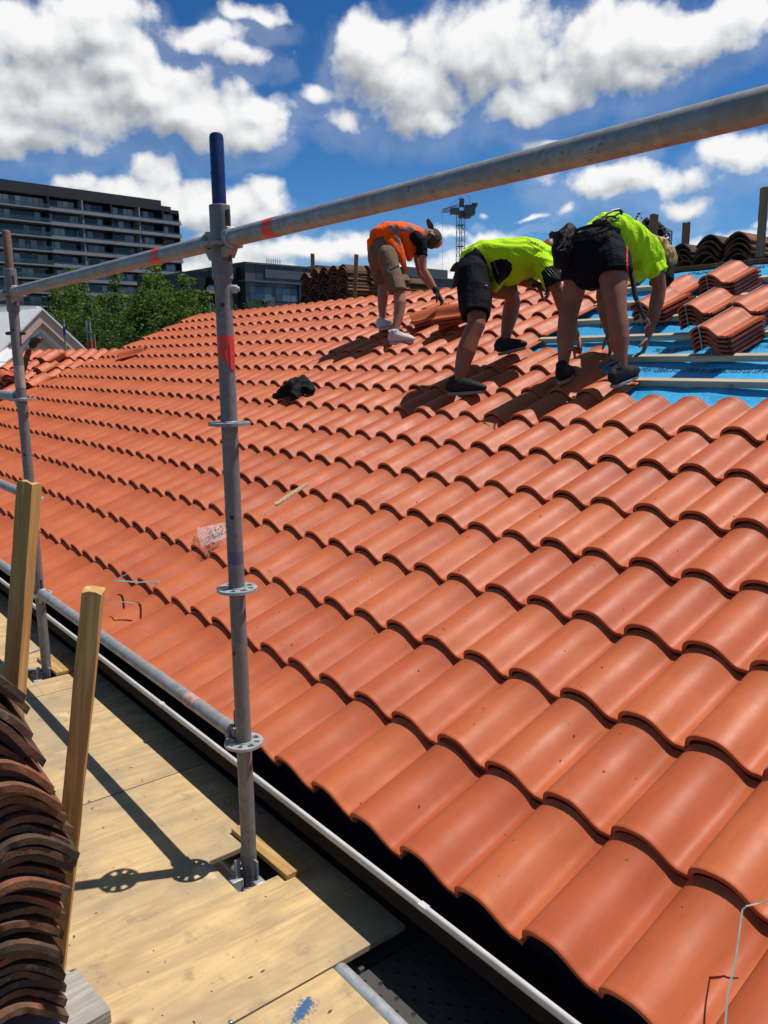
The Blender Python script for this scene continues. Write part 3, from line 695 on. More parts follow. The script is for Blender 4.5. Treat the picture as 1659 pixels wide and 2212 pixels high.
offcut((-2.166, 1.215, DZ+.0092), (.345, .082, .018), rad(1.5), 'brown plywood offcut beside the hole of the near upright')
offcut((-4.345, 1.200, DZ+.0092), (.30, .11, .018), rad(2), 'brown plywood offcut beside the hole of the rust-topped upright')
pm('screw_steel', (0.5, 0.5, 0.5), (.35, .35, .34), .35, .8)
SC = [(193, 1731, 'screw just behind the plywood joint, beside the nearer stake'), (200, 1747, 'screw just in front of the plywood joint, beside the nearer stake'),
      (498, 2207, 'screw at the bottom edge of the picture, beside the plywood joint'), (133, 1423, 'screw on the offcut beside the rust-topped upright'),
      (762, 1806+0, 'screw in the shaded plywood strip right of the near upright'), (641, 1872, 'screw beside the right end of the near offcut'), (560, 1757, 'screw in the shade behind the near offcut')]
for k_, (x, y, lab) in enumerate(SC):
    if k_ == 0:
        m = MB(); m.tube([(0, 0, 0), (0, 0, .0022), (0, 0, .0036)], [.0062, .0058, .003], 12); m.tube([(0, 0, .0022), (0, 0, .0040)], .0026, 6)
        c = scr = m.build('screw', 'screw_steel')
    else: c = scr.copy(); COL.objects.link(c)
    p = on_z(x, y, DZ+.0003); c.matrix_world = Matrix.Translation((p.x, p.y, DZ+.0003+(.0185 if k_ == 3 else 0))); tag(c, lab, 'screw', 'screws in the plywood deck')
# perforated planks
def perforated(x0, x1, y0, y1, z, label, fine):
    t = thing('steel_plank', ((x0+x1)/2, (y0+y1)/2, z), label, 'scaffold plank', 'perforated steel planks under the plywood')
    m = MB(); m.add([(x0, y0, z), (x1, y0, z), (x1, y1, z), (x0, y1, z), (x0, y0, z-.05), (x1, y0, z-.05), (x1, y1, z-.05), (x0, y1, z-.05)],
                    [(0, 1, 2, 3), (0, 4, 5, 1), (1, 5, 6, 2), (2, 6, 7, 3), (3, 7, 4, 0)]); m.build('plank_body', 'deck_steel', t)
    if fine:
        m = MB(); nx_ = int((x1-x0-.04)/.034); ny_ = int((y1-y0-.03)/.030)
        for i in range(nx_):
            for j in range(ny_):
                if (i+j) % 2: continue
                cx, cy = x0+.03+i*.034, y0+.025+j*.030
                m.tube([(cx, cy, z+.0004), (cx, cy, z+.0022)], [.0085, .0062], 10, cap=False); m.tube([(cx, cy, z+.0004), (cx, cy, z+.0008)], .0062, 10, mi=1)
        m.build('grip_holes', ['deck_steel', 'black_plastic'], t)['kind'] = 'stuff'
    return t
for a, b, w_ in ((.06, .355, 'outermost'), (.365, .66, 'second'), (.67, .965, 'third')): perforated(-6.9, -.1, a, b, DZ-.028, '%s dark steel scaffold plank hidden under the plywood sheets' % w_, False)
perforated(-1.585, -.1, 1.125, 1.405, DZ-.055, 'dark perforated steel plank in the shade below the gutter, near the camera', True)
perforated(-6.9, -1.60, 1.17, 1.405, DZ-.060, 'dark perforated steel plank along the house under the plywood', False)
tq = thing('deck_pipe', (-.8, 1.100, DZ-.024), 'short galvanised pipe lying beside the nearest plywood sheet at the bottom edge', 'scaffold rail')
m = MB(); m.tube([(-.80, 0, 0), (-.775, 0, 0), (.3, 0, 0), (.75, 0, 0)], [.0235, .0243, .0243, .0243], 36); m.build('pipe', 'bright_galvanised', tq, mw=Matrix.Translation(tq.location))
# wedge castings visible down the deck holes
for pxx, nm in ((PX1, 'near'), (PX1-BAY, 'rust-topped')):
    tt = thing('deck_transom', (pxx, PY, -.5), 'galvanised transom and wedge heads in the deck hole of the %s upright' % nm, 'scaffold rail', 'transoms under the deck')
    T = Matrix.Translation((pxx, PY, -.5)); m = MB()
    m.tube([(0, -.07, .005), (0, -1.1, .005)], .022, 20); m.box((0, -.052, .01), (.034, .04, .07)); m.build('transom', 'bright_galvanised', tt, mw=T, bevel=.003)
    m = MB(); m.tube([(.07, 0, .005), (1.0, 0, .005)], .022, 20); m.box((.052, 0, .01), (.04, .034, .07)); m.tube([(-.07, 0, .005), (-1.0, 0, .005)], .022, 20); m.box((-.052, 0, .01), (.04, .034, .07)); m.build('rail_stub', 'bright_galvanised', tt, mw=T, bevel=.003)
    m = MB()
    for d in (V(0, -1, 0), V(1, 0, 0), V(-1, 0, 0)): m.box(d*.044+V(0, 0, .055), (.02 if abs(d.x) else .007, .02 if abs(d.y) else .007, .11), top=1.0)
    m.build('wedge', 'galvanised_pipe', tt, mw=T, bevel=.001)
# ================================================================ LEANING STAKES AND THE OLD TILE PILE ON THE DECK
def stick(name, a, b, w, d, mt, label, cat, group=None, face=None, splinter=True, seed=0):
    """square-sawn timber from a to b; face = horizontal direction its wide face looks at"""
    a, b = Vector(a), Vector(b); z = (b-a).normalized(); L = (b-a).length
    f = Vector(face if face is not None else (-FW.x, -FW.y, 0)); x = (f - z*f.dot(z)).normalized(); y = z.cross(x)
    rs = random.Random(seed); m = MB(); n = 14; rings = []
    prof2 = [(-1, -1), (-.3, -1), (.3, -1), (1, -1), (1, -.3), (1, .3), (1, 1), (.3, 1), (-.3, 1), (-1, 1), (-1, .3), (-1, -.3)]
    vs = []
    for k in range(n+1):
        t = k/n
        for (p, q) in prof2:
            e = 0.0009
            zz = t*L
            if k == n and splinter: zz += rs.uniform(-.007, .004)
            vs.append((p*d/2 + rs.gauss(0, e), q*w/2 + rs.gauss(0, e), zz))
    N = len(prof2); fs = [(k*N+j, k*N+(j+1) % N, (k+1)*N+(j+1) % N, (k+1)*N+j) for k in range(n) for j in range(N)]
    fs.append(tuple(range(N-1, -1, -1)))
    c = len(vs); vs.append((0, 0, L-.002)); fs += [(n*N+j, n*N+(j+1) % N, c) for j in range(N)]
    m.add(vs, fs); o = m.build(name, mt, bevel=.0012, mw=frame(a, x, y, z))
    return tag(o, label, cat, group)
s2b = on_z(118, 2120, DZ); s2t = at(203, 1272, 1.93)
stick('timber_stake', s2b, s2t, .046, .042, 'stake_timber', 'nearer leaning timber stake holding the old tile pile, splintered top in front of the tiles', 'timber stake', 'stakes leaning on the old tile pile', face=(.88, -.47, 0), seed=3)
s1b = on_z(-6, 1995, DZ); s1t = at(64, 1041, 2.22)
stick('timber_stake', s1b, s1t, .050, .040, 'stake_timber', 'taller leaning timber stake at the left edge, in front of the rust-topped upright', 'timber stake', 'stakes leaning on the old tile pile', face=(.60, -.80, 0), seed=5)

def old_tile_mesh(seed, L=.40, wd=.25, rise=.088, th=.016):
    rs = random.Random(seed); m = MB(); n = 30; K = 12; vs = []
    ph = rs.random()*9
    for k in range(K+1):
        for lay in (0, 1):
            for j in range(n+1):
                t = j/n; a = (t-.5)*2; x = a*wd/2
                # barrel with a slightly flared pan on one side
                h = rise*(math.cos(a*1.42)-.15)/.85 - (0 if lay == 0 else th*(1.0))
                w = 1-.05*(k/K); y = -L*k/K
                chip = .003*mnoise.noise(V(j*.35+ph, k*3.1, lay*5+seed)) + (.010*max(0, mnoise.noise(V(j*.22+ph, k*7., seed*1.7))) if k in (0, K) else 0)
                if k == 0: y -= abs(chip)*1.2
                if k == K: y += abs(chip)*1.2
                vs.append((x*w*(1 if lay == 0 else .94), y, h + .0010*mnoise.noise(V(x*14+ph, y*14, lay*3+seed))))
    S = 2*(n+1); fs = []
    for k in range(K):
        for j in range(n):
            a = k*S+j; fs.append((a, a+1, a+S+1, a+S)); a2 = a+n+1; fs.append((a2+S, a2+S+1, a2+1, a2))
        fs.append((k*S, k*S+S, k*S+S+n+1, k*S+n+1)); fs.append((k*S+n, k*S+n+n+1, k*S+S+n+n+1, k*S+S+n))
    for j in range(n):
        fs.append((j, j+n+1, j+n+2, j+1)); b = K*S+j; fs.append((b, b+1, b+n+2, b+n+1))
    m.add(vs, fs); return m
OLD = []
for sd in range(6):
    o = old_tile_mesh(sd).build('clay_tile', 'clay_weathered', sharp=50); OLD.append(o.data); bpy.data.objects.remove(o)
def put_mesh(name, me, M, label, cat, group):
    o = bpy.data.objects.new(name, me); COL.objects.link(o); o.matrix_world = M; return tag(o, label, cat, group)
ORD = 'first second third fourth fifth sixth seventh eighth ninth tenth eleventh twelfth thirteenth fourteenth fifteenth sixteenth seventeenth eighteenth'.split()
# pile by the camera: tiles lie along the eave, their ends face the camera
rs = random.Random(11); z = DZ+.066; NT_ = 35
for k in range(NT_):
    t = k/(NT_-1)
    yc = .335 + .055*math.exp(-((t-.56)/.20)**2) - .018*t + rs.gauss(0, .0065)
    if k in (29, 30): yc -= .01
    xf = -1.80 - .055*t + rs.gauss(0, .012)
    roll = rs.gauss(0, .035) + .10*math.sin(t*5.2) - (.05 if k > 26 else 0); yaw = rs.gauss(0, .05); tilt = rs.gauss(0, .02)
    M = Matrix.Translation((xf, yc, z)) @ Matrix.Rotation(rad(-90)+yaw, 4, 'Z') @ Matrix.Rotation(roll, 4, 'Y') @ Matrix.Rotation(tilt, 4, 'X')
    lab = '%s old clay tile from the %s of the pile beside the leaning stakes' % ((ORD[NT_-1-k], 'top') if k > NT_//2 else (ORD[k], 'bottom'))
    grp = 'old tiles piled on the deck'
    if k == NT_-1: lab = 'topmost clay tile of the old pile by the stakes, its orange-red top showing'
    if k == 0: lab = 'bottom clay tile of the old pile by the stakes'
    put_mesh('clay_tile', OLD[rs.randrange(6)], M, lab, 'roof tile', grp)
    z += .0232 + rs.uniform(-.002, .0035)
# weathered bearer boards below the pile
def bearer(c, size, rz, label, seed):
    r_ = random.Random(seed); m = MB(); nx_, ny_ = 16, 8; vs = []
    for lay in (1, 0):
        for i in range(nx_+1):
            for j in range(ny_+1):
                x = (i/nx_-.5)*size[0]; y = (j/ny_-.5)*size[1]
                e = (.005*mnoise.noise(V(i*.9+seed, j*.2, 0)) if j in (0, ny_) else 0)
                vs.append((x, y+e, (size[2]/2 if lay else -size[2]/2) + lay*.0018*mnoise.noise(V(i*.9, j*.35, seed))))
    S = (nx_+1)*(ny_+1); fs = []
    for i in range(nx_):
        for j in range(ny_):
            a = i*(ny_+1)+j; fs += [(a, a+ny_+1, a+ny_+2, a+1), (S+a, S+a+1, S+a+ny_+2, S+a+ny_+1)]
    for i in range(nx_):
        a = i*(ny_+1); fs.append((a, S+a, S+a+ny_+1, a+ny_+1)); a += ny_; fs.append((a, a+ny_+1, S+a+ny_+1, S+a))
    for j in range(ny_):
        fs.append((j, j+1, S+j+1, S+j)); a = nx_*(ny_+1)+j; fs.append((a, S+a, S+a+1, a+1))
    m.add(vs, fs); return tag(m.build('weathered_board', 'grey_timber', mw=Matrix.Translation(c) @ Matrix.Rotation(rz, 4, 'Z')), label, 'board', 'bearers under the old tile pile')
bearer((-2.03, .235, DZ+.013), (.115, .56, .026), rad(-6), 'grey weathered board under the pile at the foot of the nearer stake', 2)
bearer((-1.865, .29, DZ+.019), (.19, .50, .037), rad(5), 'broad grey weathered board at the bottom left corner, nearest the camera', 5)
bearer((-1.70, .30, DZ+.013), (.10, .46, .026), rad(3), 'narrow grey weathered board at the bottom edge below the old pile', 7)

# ================================================================ OLD TILES PILED BEHIND THE RIDGE
RZ = RIDGE.z + .035; RYP = RIDGE.y + .345
rd = thing('ridge_platform', (-5, 8.0, RZ-.2), 'scaffold platform behind the ridge carrying the old tile piles', 'scaffold platform')
m = MB()
for k in range(8): m.box((-5.3, RYP-.05+k*.24, RZ-.06), (11.4, .225, .038))
m.build('plank', 'ridge_stake_timber', rd, bevel=.002)
m = MB()
for x in (-10.4, -7.2, -4.0, -.6):
    for y in (RYP+.15, 8.9): m.tube([(x, y, GZ), (x, y, RZ-.085)], .024, 12)
    m.tube([(x, RYP, RZ-.105), (x, 9.0, RZ-.105)], .024, 12)
m.build('support_pole', 'galvanised_pipe', rd)
def ridge_pile(x0, y0, cols, rows, levels, label, group, seed, pitch=.041, wcol=.245, skew=0.0, drop=lambda c, r: 0):
    rs = random.Random(seed)
    for r in range(rows):
        for c in range(cols):
            lv = levels - drop(c, r)
            for l in range(lv):
                if r > 0 and c < cols-1 and l < lv-2: continue          # buried inside the pile
                x = x0 - (cols-1-c)*wcol + rs.gauss(0, .014); y = y0 + r*.385 + rs.gauss(0, .012)
                M = Matrix.Translation((x, y, RZ-.045+l*pitch+rs.gauss(0, .003))) @ Matrix.Rotation(math.pi+skew+rs.gauss(0, .03), 4, 'Z') @ Matrix.Rotation(rs.gauss(0, .03), 4, 'Y')
                put_mesh('clay_tile', OLD[rs.randrange(6)], M, '%s tile up in the %s column, %s row, %s' % (ORD[l], ORD[c], ('front', 'second', 'third', 'rear')[r], label), 'roof tile', group)
pl = at(738, 630, 10.75)
ridge_pile(on_y(742, 640, RYP).x, RYP, 5, 4, 11, 'pile left of the orange vest', 'old tiles in the left ridge pile', 4, pitch=.045, drop=lambda c, r: (1 if c == 0 else 0)+(r if r > 1 else 0))
ridge_pile(on_y(1590, 540, RYP).x, RYP, 4, 2, 5, 'pile above the blue sheet', 'old tiles in the right ridge pile', 8, pitch=.046, wcol=.262, drop=lambda c, r: {0: 1, 1: 1, 2: 0, 3: 0}.get(c, 0))
q = on_y(1448, 572, RYP)
ridge_pile(q.x, RYP, 1, 1, 3, 'low heap beside the blond hair', 'old tiles in the low ridge heap', 10, pitch=.046)
q = on_y(992, 620, RYP)
ridge_pile(q.x, RYP, 1, 2, 7, 'small pile behind the middle roofer', 'old tiles in the small ridge pile', 12, pitch=.042)
G_ = 'stakes standing behind the ridge'
for (px_, pt, dep, w, lab) in ((675, 548, 12.6, .060, 'ridge stake rising from the left end of the old tile pile'), (770, 549, 11.2, .056, 'full-length ridge stake in front of the left old tile pile'),
                               (724, 577, 12.9, .06, 'short stub of stake just above the left old tile pile'), (1413, 463, 7.6, .066, 'broad stake in front of the dark crate and jackets'),
                               (1483, 480, 7.9, .062, 'reddish stake standing alone behind the right ridge pile'), (1652, 405, 6.6, .056, 'tall stake cut by the right edge of the picture')):
    t_ = at(px_, pt, dep)
    zb = RZ-.04
    stick('timber_stake', (t_.x + (.06 if px_ == 770 else 0)*-1, t_.y, zb), t_, w, w*.8, 'ridge_stake_timber', lab, 'timber stake', G_, seed=px_)

# crate with jackets and a bottle behind the ridge
pm('crate_mesh', (0.05, 0.055, 0.05), (0.035, 0.04, 0.04), .7, .2, vs=12); pm('crate_frame', (.42, .45, .46), (.32, .34, .36), .5, .5, vs=8)
cb = at(1412, 565, 8.3); ct = at(1412, 500, 8.3); ch = ct.z-(RZ-.04)
cr = thing('tool_cage', (cb.x, cb.y, RZ-.04), 'dark mesh cage on the ridge platform with jackets thrown on top', 'cage')
CT = Matrix.Translation((cb.x, cb.y, RZ-.04)) @ Matrix.Rotation(rad(20), 4, 'Z'); cw, cdp = .27, .27
m = MB()
for sx_ in (-1, 1):
    for sy_ in (-1, 1): m.tube([(sx_*cw/2, sy_*cdp/2, 0), (sx_*cw/2, sy_*cdp/2, ch)], .008, 8)
for z in [ch*k/5 for k in range(6)]:
    for s_ in (-1, 1): m.tube([(-cw/2, s_*cdp/2, z), (cw/2, s_*cdp/2, z)], .005, 6); m.tube([(s_*cw/2, -cdp/2, z), (s_*cw/2, cdp/2, z)], .005, 6)
for k in range(1, 4):
    for s_ in (-1, 1): m.tube([(s_*cw/2, -cdp/2+cdp*k/4, 0), (s_*cw/2, -cdp/2+cdp*k/4, ch)], .004, 6); m.tube([(-cw/2+cw*k/4, s_*cdp/2, 0), (-cw/2+cw*k/4, s_*cdp/2, ch)], .004, 6)
m.build('wire_frame', 'crate_frame', cr, mw=CT)
m = MB(); m.box((0, 0, ch/2-.01), (cw-.025, cdp-.025, ch-.03)); m.build('lining', 'crate_mesh', cr, mw=CT)

def remesh_obj(name, mb, mats, voxel=.006, smooth=6, factor=.5, parent=None, disp=None, mw=None):
    me = bpy.data.meshes.new(name); me.from_pydata(mb.v, [], mb.f)
    bm = bmesh.new(); bm.from_mesh(me); bmesh.ops.recalc_face_normals(bm, faces=bm.faces); bm.to_mesh(me); bm.free()
    o = bpy.data.objects.new(name, me); COL.objects.link(o)
    r = o.modifiers.new('r', 'REMESH'); r.mode = 'VOXEL'; r.voxel_size = voxel; r.use_smooth_shade = True
    if smooth: s_ = o.modifiers.new('s', 'SMOOTH'); s_.iterations = smooth; s_.factor = factor
    dg = bpy.context.evaluated_depsgraph_get(); m2 = bpy.data.meshes.new_from_object(o.evaluated_get(dg))
    bpy.data.objects.remove(o)
    m2.name = name; m2.materials.clear()
    for mt in (mats if isinstance(mats, (list, tuple)) else [mats]): m2.materials.append(MATS[mt])
    if disp:
        nr = [v.normal.copy() for v in m2.vertices]
        for v, n_ in zip(m2.vertices, nr): v.co += n_*disp(v.co, n_)
        m2.update()
    for p in m2.polygons: p.use_smooth = True
    o = bpy.data.objects.new(name, m2); COL.objects.link(o)
    if mw is not None: o.matrix_world = mw
    if parent is not None: adopt(o, parent)
    return o
def ell(mb, pts, cap='round', n=20, ref=None):
    """loft of elliptical rings: (centre, r_side, r_ref); ref = direction the second radius is measured along"""
    P_ = [Vector(p[0]) for p in pts]; N = len(P_); ref = Vector(ref if ref is not None else FW)
    rings = []
    def ring(c, t, ra, rb):
        f = (ref - t*ref.dot(t))
        f = f.normalized() if f.length > .05 else t.orthogonal().normalized()
        s_ = t.cross(f); return [c + s_*(ra*math.cos(2*math.pi*k/n)) + f*(rb*math.sin(2*math.pi*k/n)) for k in range(n)]
    tn = [(P_[min(i+1, N-1)]-P_[max(i-1, 0)]).normalized() for i in range(N)]
    c0, c1 = (cap if isinstance(cap, tuple) else (cap, cap))
    if c0 == 'round':
        for a in (1.35, 1.0, .6): rings.append(ring(P_[0]-tn[0]*pts[0][1]*math.sin(a)*.9, tn[0], pts[0][1]*math.cos(a), pts[0][2]*math.cos(a)))
    for i in range(N): rings.append(ring(P_[i], tn[i], pts[i][1], pts[i][2]))
    if c1 == 'round':
        for a in (.6, 1.0, 1.35): rings.append(ring(P_[-1]+tn[-1]*pts[-1][1]*math.sin(a)*.9, tn[-1], pts[-1][1]*math.cos(a), pts[-1][2]*math.cos(a)))
    vs = [p for r in rings for p in r]; K = len(rings)
    fs = [(k*n+j, k*n+(j+1) % n, (k+1)*n+(j+1) % n, (k+1)*n+j) for k in range(K-1) for j in range(n)]
    fs += [tuple(range(n-1, -1, -1)), tuple((K-1)*n+j for j in range(n))]
    mb.add(vs, fs)
def folds(scale, amp, stretch=(1, 1, 1), seed=0, axis=None, k=.35):
    def f(co, n_):
        p = V(co.x*stretch[0], co.y*stretch[1], co.z*stretch[2])*scale
        if axis is not None: p = p - axis*(p.dot(axis)*(1-k))
        a = mnoise.noise(p+V(seed, 0, 0)); b = mnoise.noise(p*2.3+V(0, seed, 3))
        return amp*((1-abs(a)*2.6)*.6 + b*.45)
    return f
pm('black_cloth', (0.006, 0.006, 0.007), (0.012, 0.012, 0.013), .85, vs=20, bump=.3, bs=220, bd=.001, spec=.2)
pm('grey_cloth', (0.045, 0.045, 0.05), (0.07, 0.07, 0.075), .85, vs=14, bump=.3, bs=200, bd=.001, spec=.2)
pm('white_cloth', (0.75, 0.75, 0.76), (0.65, 0.65, 0.67), .8, vs=14)
# jackets on the cage
jt = CT @ V(0, 0, ch); J = MB()
ell(J, [(at(1383, 497, 8.2), .05, .08), (at(1396, 488, 8.22), .075, .1), (at(1412, 494, 8.2), .06, .1), (at(1428, 500, 8.15), .05, .09)])
ell(J, [(at(1397, 500, 8.1), .055, .07), (at(1420, 504, 8.08), .05, .07)])
tag(remesh_obj('jacket', J, 'black_cloth', .007, 3, disp=folds(14, .014, seed=3)), 'black jackets heaped on top of the mesh cage beside the water bottle', 'jacket')
J = MB(); ell(J, [(at(1425, 500, 8.0), .03, .05), (at(1434, 512, 7.98), .035, .045), (at(1441, 525, 7.97), .033, .04), (at(1442, 532, 7.97), .026, .03)])
j2 = remesh_obj('jacket', J, ['black_cloth', 'white_cloth'], .006, 2, disp=folds(18, .008, seed=5)); tag(j2, 'black sleeve with white stripes hanging off the right side of the mesh cage', 'jacket')
for p in j2.data.polygons:
    x_, y_, _ = px_of(p.center)
    if 515 < y_+ (x_-1435)*.5 < 519 or 508 < y_ + (x_-1435)*.5 < 511: p.material_index = 1
m_, t_, b_ = newmat('clear_plastic'); b_.inputs['Base Color'].default_value = (.9, .93, .95, 1); b_.inputs['Roughness'].default_value = .08; b_.inputs['Transmission Weight'].default_value = .92; b_.inputs['IOR'].default_value = 1.25
bb = at(1379, 492, 8.05); bt = at(1380, 461, 8.05); bz = bt.z-bb.z
bo = thing('water_bottle', bb, 'clear plastic water bottle with a dark cap standing on the mesh cage', 'bottle')
m = MB(); prb = [(0, .030), (.04, .034), (.3, .034), (.34, .031), (.38, .034), (.66, .034), (.80, .022), (.90, .012), (.93, .012)]
m.tube([(0, 0, a*bz) for a, _ in prb], [r for _, r in prb], 20); m.build('bottle_body', 'clear_plastic', bo, mw=Matrix.Translation(bb))
m = MB(); m.tube([(0, 0, .90*bz), (0, 0, bz)], .0145, 16); m.build('cap', 'black_plastic', bo, mw=Matrix.Translation(bb))

# ================================================================ LOOSE NEW TILES
bv, bf = tile_arrays(lip=True)
def bundle(M, n, label, group, strap=True, seed=0, spread=.002):
    """strapped bundle of tiles, bottom tile at M"""
    rs = random.Random(seed); o = M.translation
    t = thing('tile_bundle', o, label, 'tile bundle', group)
    for k in range(n):
        m = MB(); m.add([(x-TW/2 + rs.gauss(0, .0004), y, z_) for x, y, z_ in bv.tolist()], bf)
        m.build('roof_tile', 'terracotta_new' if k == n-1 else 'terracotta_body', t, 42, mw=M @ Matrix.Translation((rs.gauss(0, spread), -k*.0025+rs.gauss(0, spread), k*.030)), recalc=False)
    if strap:
        H = (n-1)*.030; m = MB(); xs = [.02, .10]
        for f in (.30,):
            x = -TW/2+TW*f; hh = .0705
            pts = [(x-.004, -.006-H*.08, .03), (x-.004, -.006-H*.085, H+hh-.004), (x-.004, .0, H+hh+.0015), (x-.004, .385, H+hh-.022), (x-.004, .408, H+hh-.03), (x-.004, .408, .03)]
            pts2 = [(a+.009, b, c) for a, b, c in pts]; m.add(pts+pts2, [(i, i+1, i+7, i+6) for i in range(5)])
        m.build('strap', 'strap_green', t, mw=M, recalc=False)
    return t
pm('strap_green', (0.30, 0.36, 0.33), (0.22, 0.28, 0.25), .35, vs=30)
def roofM(px_, py_, h, rz=0.0, tilt=0.0, base=0.0):
    """frame on the roof where a point h above it shows at the given place; base = height of the resting plane"""
    p = on_roof(px_, py_, h); p = p - RN*(h-base)
    R3 = Matrix(((1, 0, 0), (0, RY.y, RN.y), (0, RY.z, RN.z))).to_4x4()
    return Matrix.Translation(p) @ R3 @ Matrix.Rotation(rz, 4, 'Z') @ Matrix.Rotation(tilt, 4, 'X')
BG = 'strapped bundles of new tiles on the open roof'
bundle(roofM(1528, 712, .155, rad(-1), base=-.008), 5, 'strapped five-tile bundle lowest and nearest on the battens, at the right', BG, seed=1)
bundle(roofM(1497, 664, .155, rad(1), base=-.008), 5, 'strapped five-tile bundle between the lowest one and the topmost one on the right', BG, seed=2)
bundle(roofM(1541, 599, .155, rad(2), base=-.008), 5, 'strapped five-tile bundle highest up on the right, under the ridge pile', BG, seed=3)
bundle(roofM(1600, 668, .07, rad(-2), base=-.008), 3, 'low three-tile bundle half hidden behind the lowest strapped bundle', BG, seed=9)
bundle(roofM(1392, 655, .13, rad(0), base=-.008), 4, 'four-tile bundle just right of the forearm of the worker in orange-striped shorts', BG, seed=4, spread=.006)
bundle(roofM(1436, 632, .05, rad(3), base=-.008), 2, 'two loose tiles below the printed membrane, right of the shirt sleeve', BG, strap=False, seed=5, spread=.012)
# tiles handled by the orange-vested worker
LG = 'loose tiles around the orange-vested worker'
def loose(px_, py_, h, n, label, rz, tilt=0.0, ry=0.0, seed=0, base=.07, flip=False):
    M = roofM(px_, py_, h, rz, tilt, base) @ Matrix.Rotation(ry, 4, 'Y')
    if flip: M = M @ Matrix.Rotation(math.pi, 4, 'Y')
    return bundle(M, n, label, LG, strap=False, seed=seed, spread=.010)
loose(955, 700, .09, 2, 'two upturned tiles nearest the shorts of the worker in the middle, undersides out', rad(-62), rad(4), flip=True, seed=21, base=.135)
loose(893, 697, .10, 2, 'two tiles lying askew on the laid courses left of the gloved hand', rad(-38), rad(3), seed=22, base=.085)
loose(948, 690, .16, 2, 'tiles under the gloved hand of the orange-vested worker', rad(-72), rad(2), seed=23, base=.17)
# single tile leaning near the left verge, and bundles on the wing
bundle(roofM(256, 769, .10, rad(-38), base=.075), 1, 'single upturned tile lying at the left end of the long roof', 'loose single tiles', strap=False, seed=31)
WG = 'loose tile stacks on the lower wing'
R3w = Matrix(((wx.x, wy.x, wn.x), (wx.y, wy.y, wn.y), (wx.z, wy.z, wn.z))).to_4x4()
def on_wing(px_, py_, h):
    r = ray(px_, py_); return CAM + r*((W0+wn*h-CAM).dot(wn)/r.dot(wn)) - wn*h
def wbundle(px_, py_, n, label, rz, seed, base=.06):
    p = on_wing(px_, py_, base+.03*n); bundle(Matrix.Translation(p+wn*base) @ R3w @ Matrix.Rotation(rz, 4, 'Z'), n, label, WG, strap=False, seed=seed, spread=.008)
wbundle(92, 776, 4, 'upper four-tile stack on the lower wing, near the black flashing', rad(-4), 41)
wbundle(82, 800, 2, 'two tiles laid between the two stacks on the lower wing', rad(-6), 46)
wbundle(63, 829, 6, 'lower six-tile stack on the wing, right of the rust-topped upright', rad(-8), 42)
wbundle(18, 812, 5, 'tile stack on the wing behind the rust-topped upright, ends facing the camera', rad(52), 43)
wbundle(2, 852, 6, 'tile stack on the wing at the left edge of the picture', rad(-10), 44)

# ================================================================ SMALL THINGS LYING ON THE NEW ROOF
J = MB()
def rj(px_, py_, h): return on_roof(px_, py_, h)
ell(J, [(rj(600, 857, .075), .025, .03), (rj(615, 846, .10), .05, .06), (rj(632, 838, .115), .065, .075), (rj(652, 828, .12), .06, .07), (rj(664, 838, .10), .045, .05), (rj(672, 842, .09), .02, .03)], ref=RY)
ell(J, [(rj(632, 862, .08), .025, .03), (rj(640, 850, .10), .05, .05), (rj(648, 840, .10), .05, .05)], ref=RY)
ell(J, [(rj(590, 858, .075), .012, .02), (rj(606, 852, .09), .03, .04)], ref=RY)
tag(remesh_obj('jacket', J, 'black_cloth', .008, 3, disp=folds(11, .024, seed=9)), 'crumpled black jacket lying on the new tiles below the orange-vested worker', 'jacket')
a_, b2_ = on_roof(592, 1094, .09), on_roof(665, 1046, .075)
z_ = (b2_-a_).normalized(); y_ = RN.cross(z_).normalized(); x_ = y_.cross(z_)
m = MB(); L_ = (b2_-a_).length
m.prism([(0, -.020), (.02, -.027), (L_*.9, -.020), (L_, -.011), (L_-.02, .013), (L_*.6, .021), (.02, .018)], V(0, 0, 0), V(1, 0, 0), V(0, 1, 0), V(0, 0, 1), .012)
pmo = m.build('timber_offcut', 'pale_timber', bevel=.001, mw=frame(a_, z_, y_, z_.cross(y_)))
tag(pmo, 'pale wedge-shaped timber offcut lying on the tiles right of the near upright', 'timber offcut')
# plastic bag with fixings
m_, t_, b_ = newmat('bag_film')
tr = t_.new('ShaderNodeBsdfTransparent'); mx = t_.new('ShaderNodeMixShader'); o_ = [n for n in t_.n if n.type == 'OUTPUT_MATERIAL'][0]
b_.inputs['Base Color'].default_value = (.85, .85, .86, 1); b_.inputs['Roughness'].default_value = .12
oc_ = t_.new('ShaderNodeTexCoord').outputs['Object']; t_.put(b_.inputs['Normal'], t_.bump(t_.noise(oc_, 55, 4, .6, dist=1.5), 1.0, .01))
t_.put(mx.inputs[0], t_.mr(t_.noise(oc_, 40, 3, .6, dist=1.0), .45, .72, .12, .50)); t_.l.new(tr.outputs[0], mx.inputs[1]); t_.l.new(b_.outputs[0], mx.inputs[2]); t_.l.new(mx.outputs[0], o_.inputs[0])
cn = [on_roof(424, 1141, .085), on_roof(486, 1128, .085), on_roof(492, 1160, .08), on_roof(434, 1182, .07)]
m = MB(); vs = []; n = 22
cB = sum(cn, V(0, 0, 0))/4
for lay in (0, 1):
    for i in range(n+1):
        for j in range(n+1):
            u, v = i/n, j/n; p = cn[0].lerp(cn[1], u).lerp(cn[3].lerp(cn[2], u), v)
            k = 4*u*(1-u)*4*v*(1-v); p = p + RN*((.012+.022*u*v)*k*(1 if lay else .1) + .008*mnoise.noise(V(u*6, v*6, lay*4))); vs.append(p-cB)
S = (n+1)**2
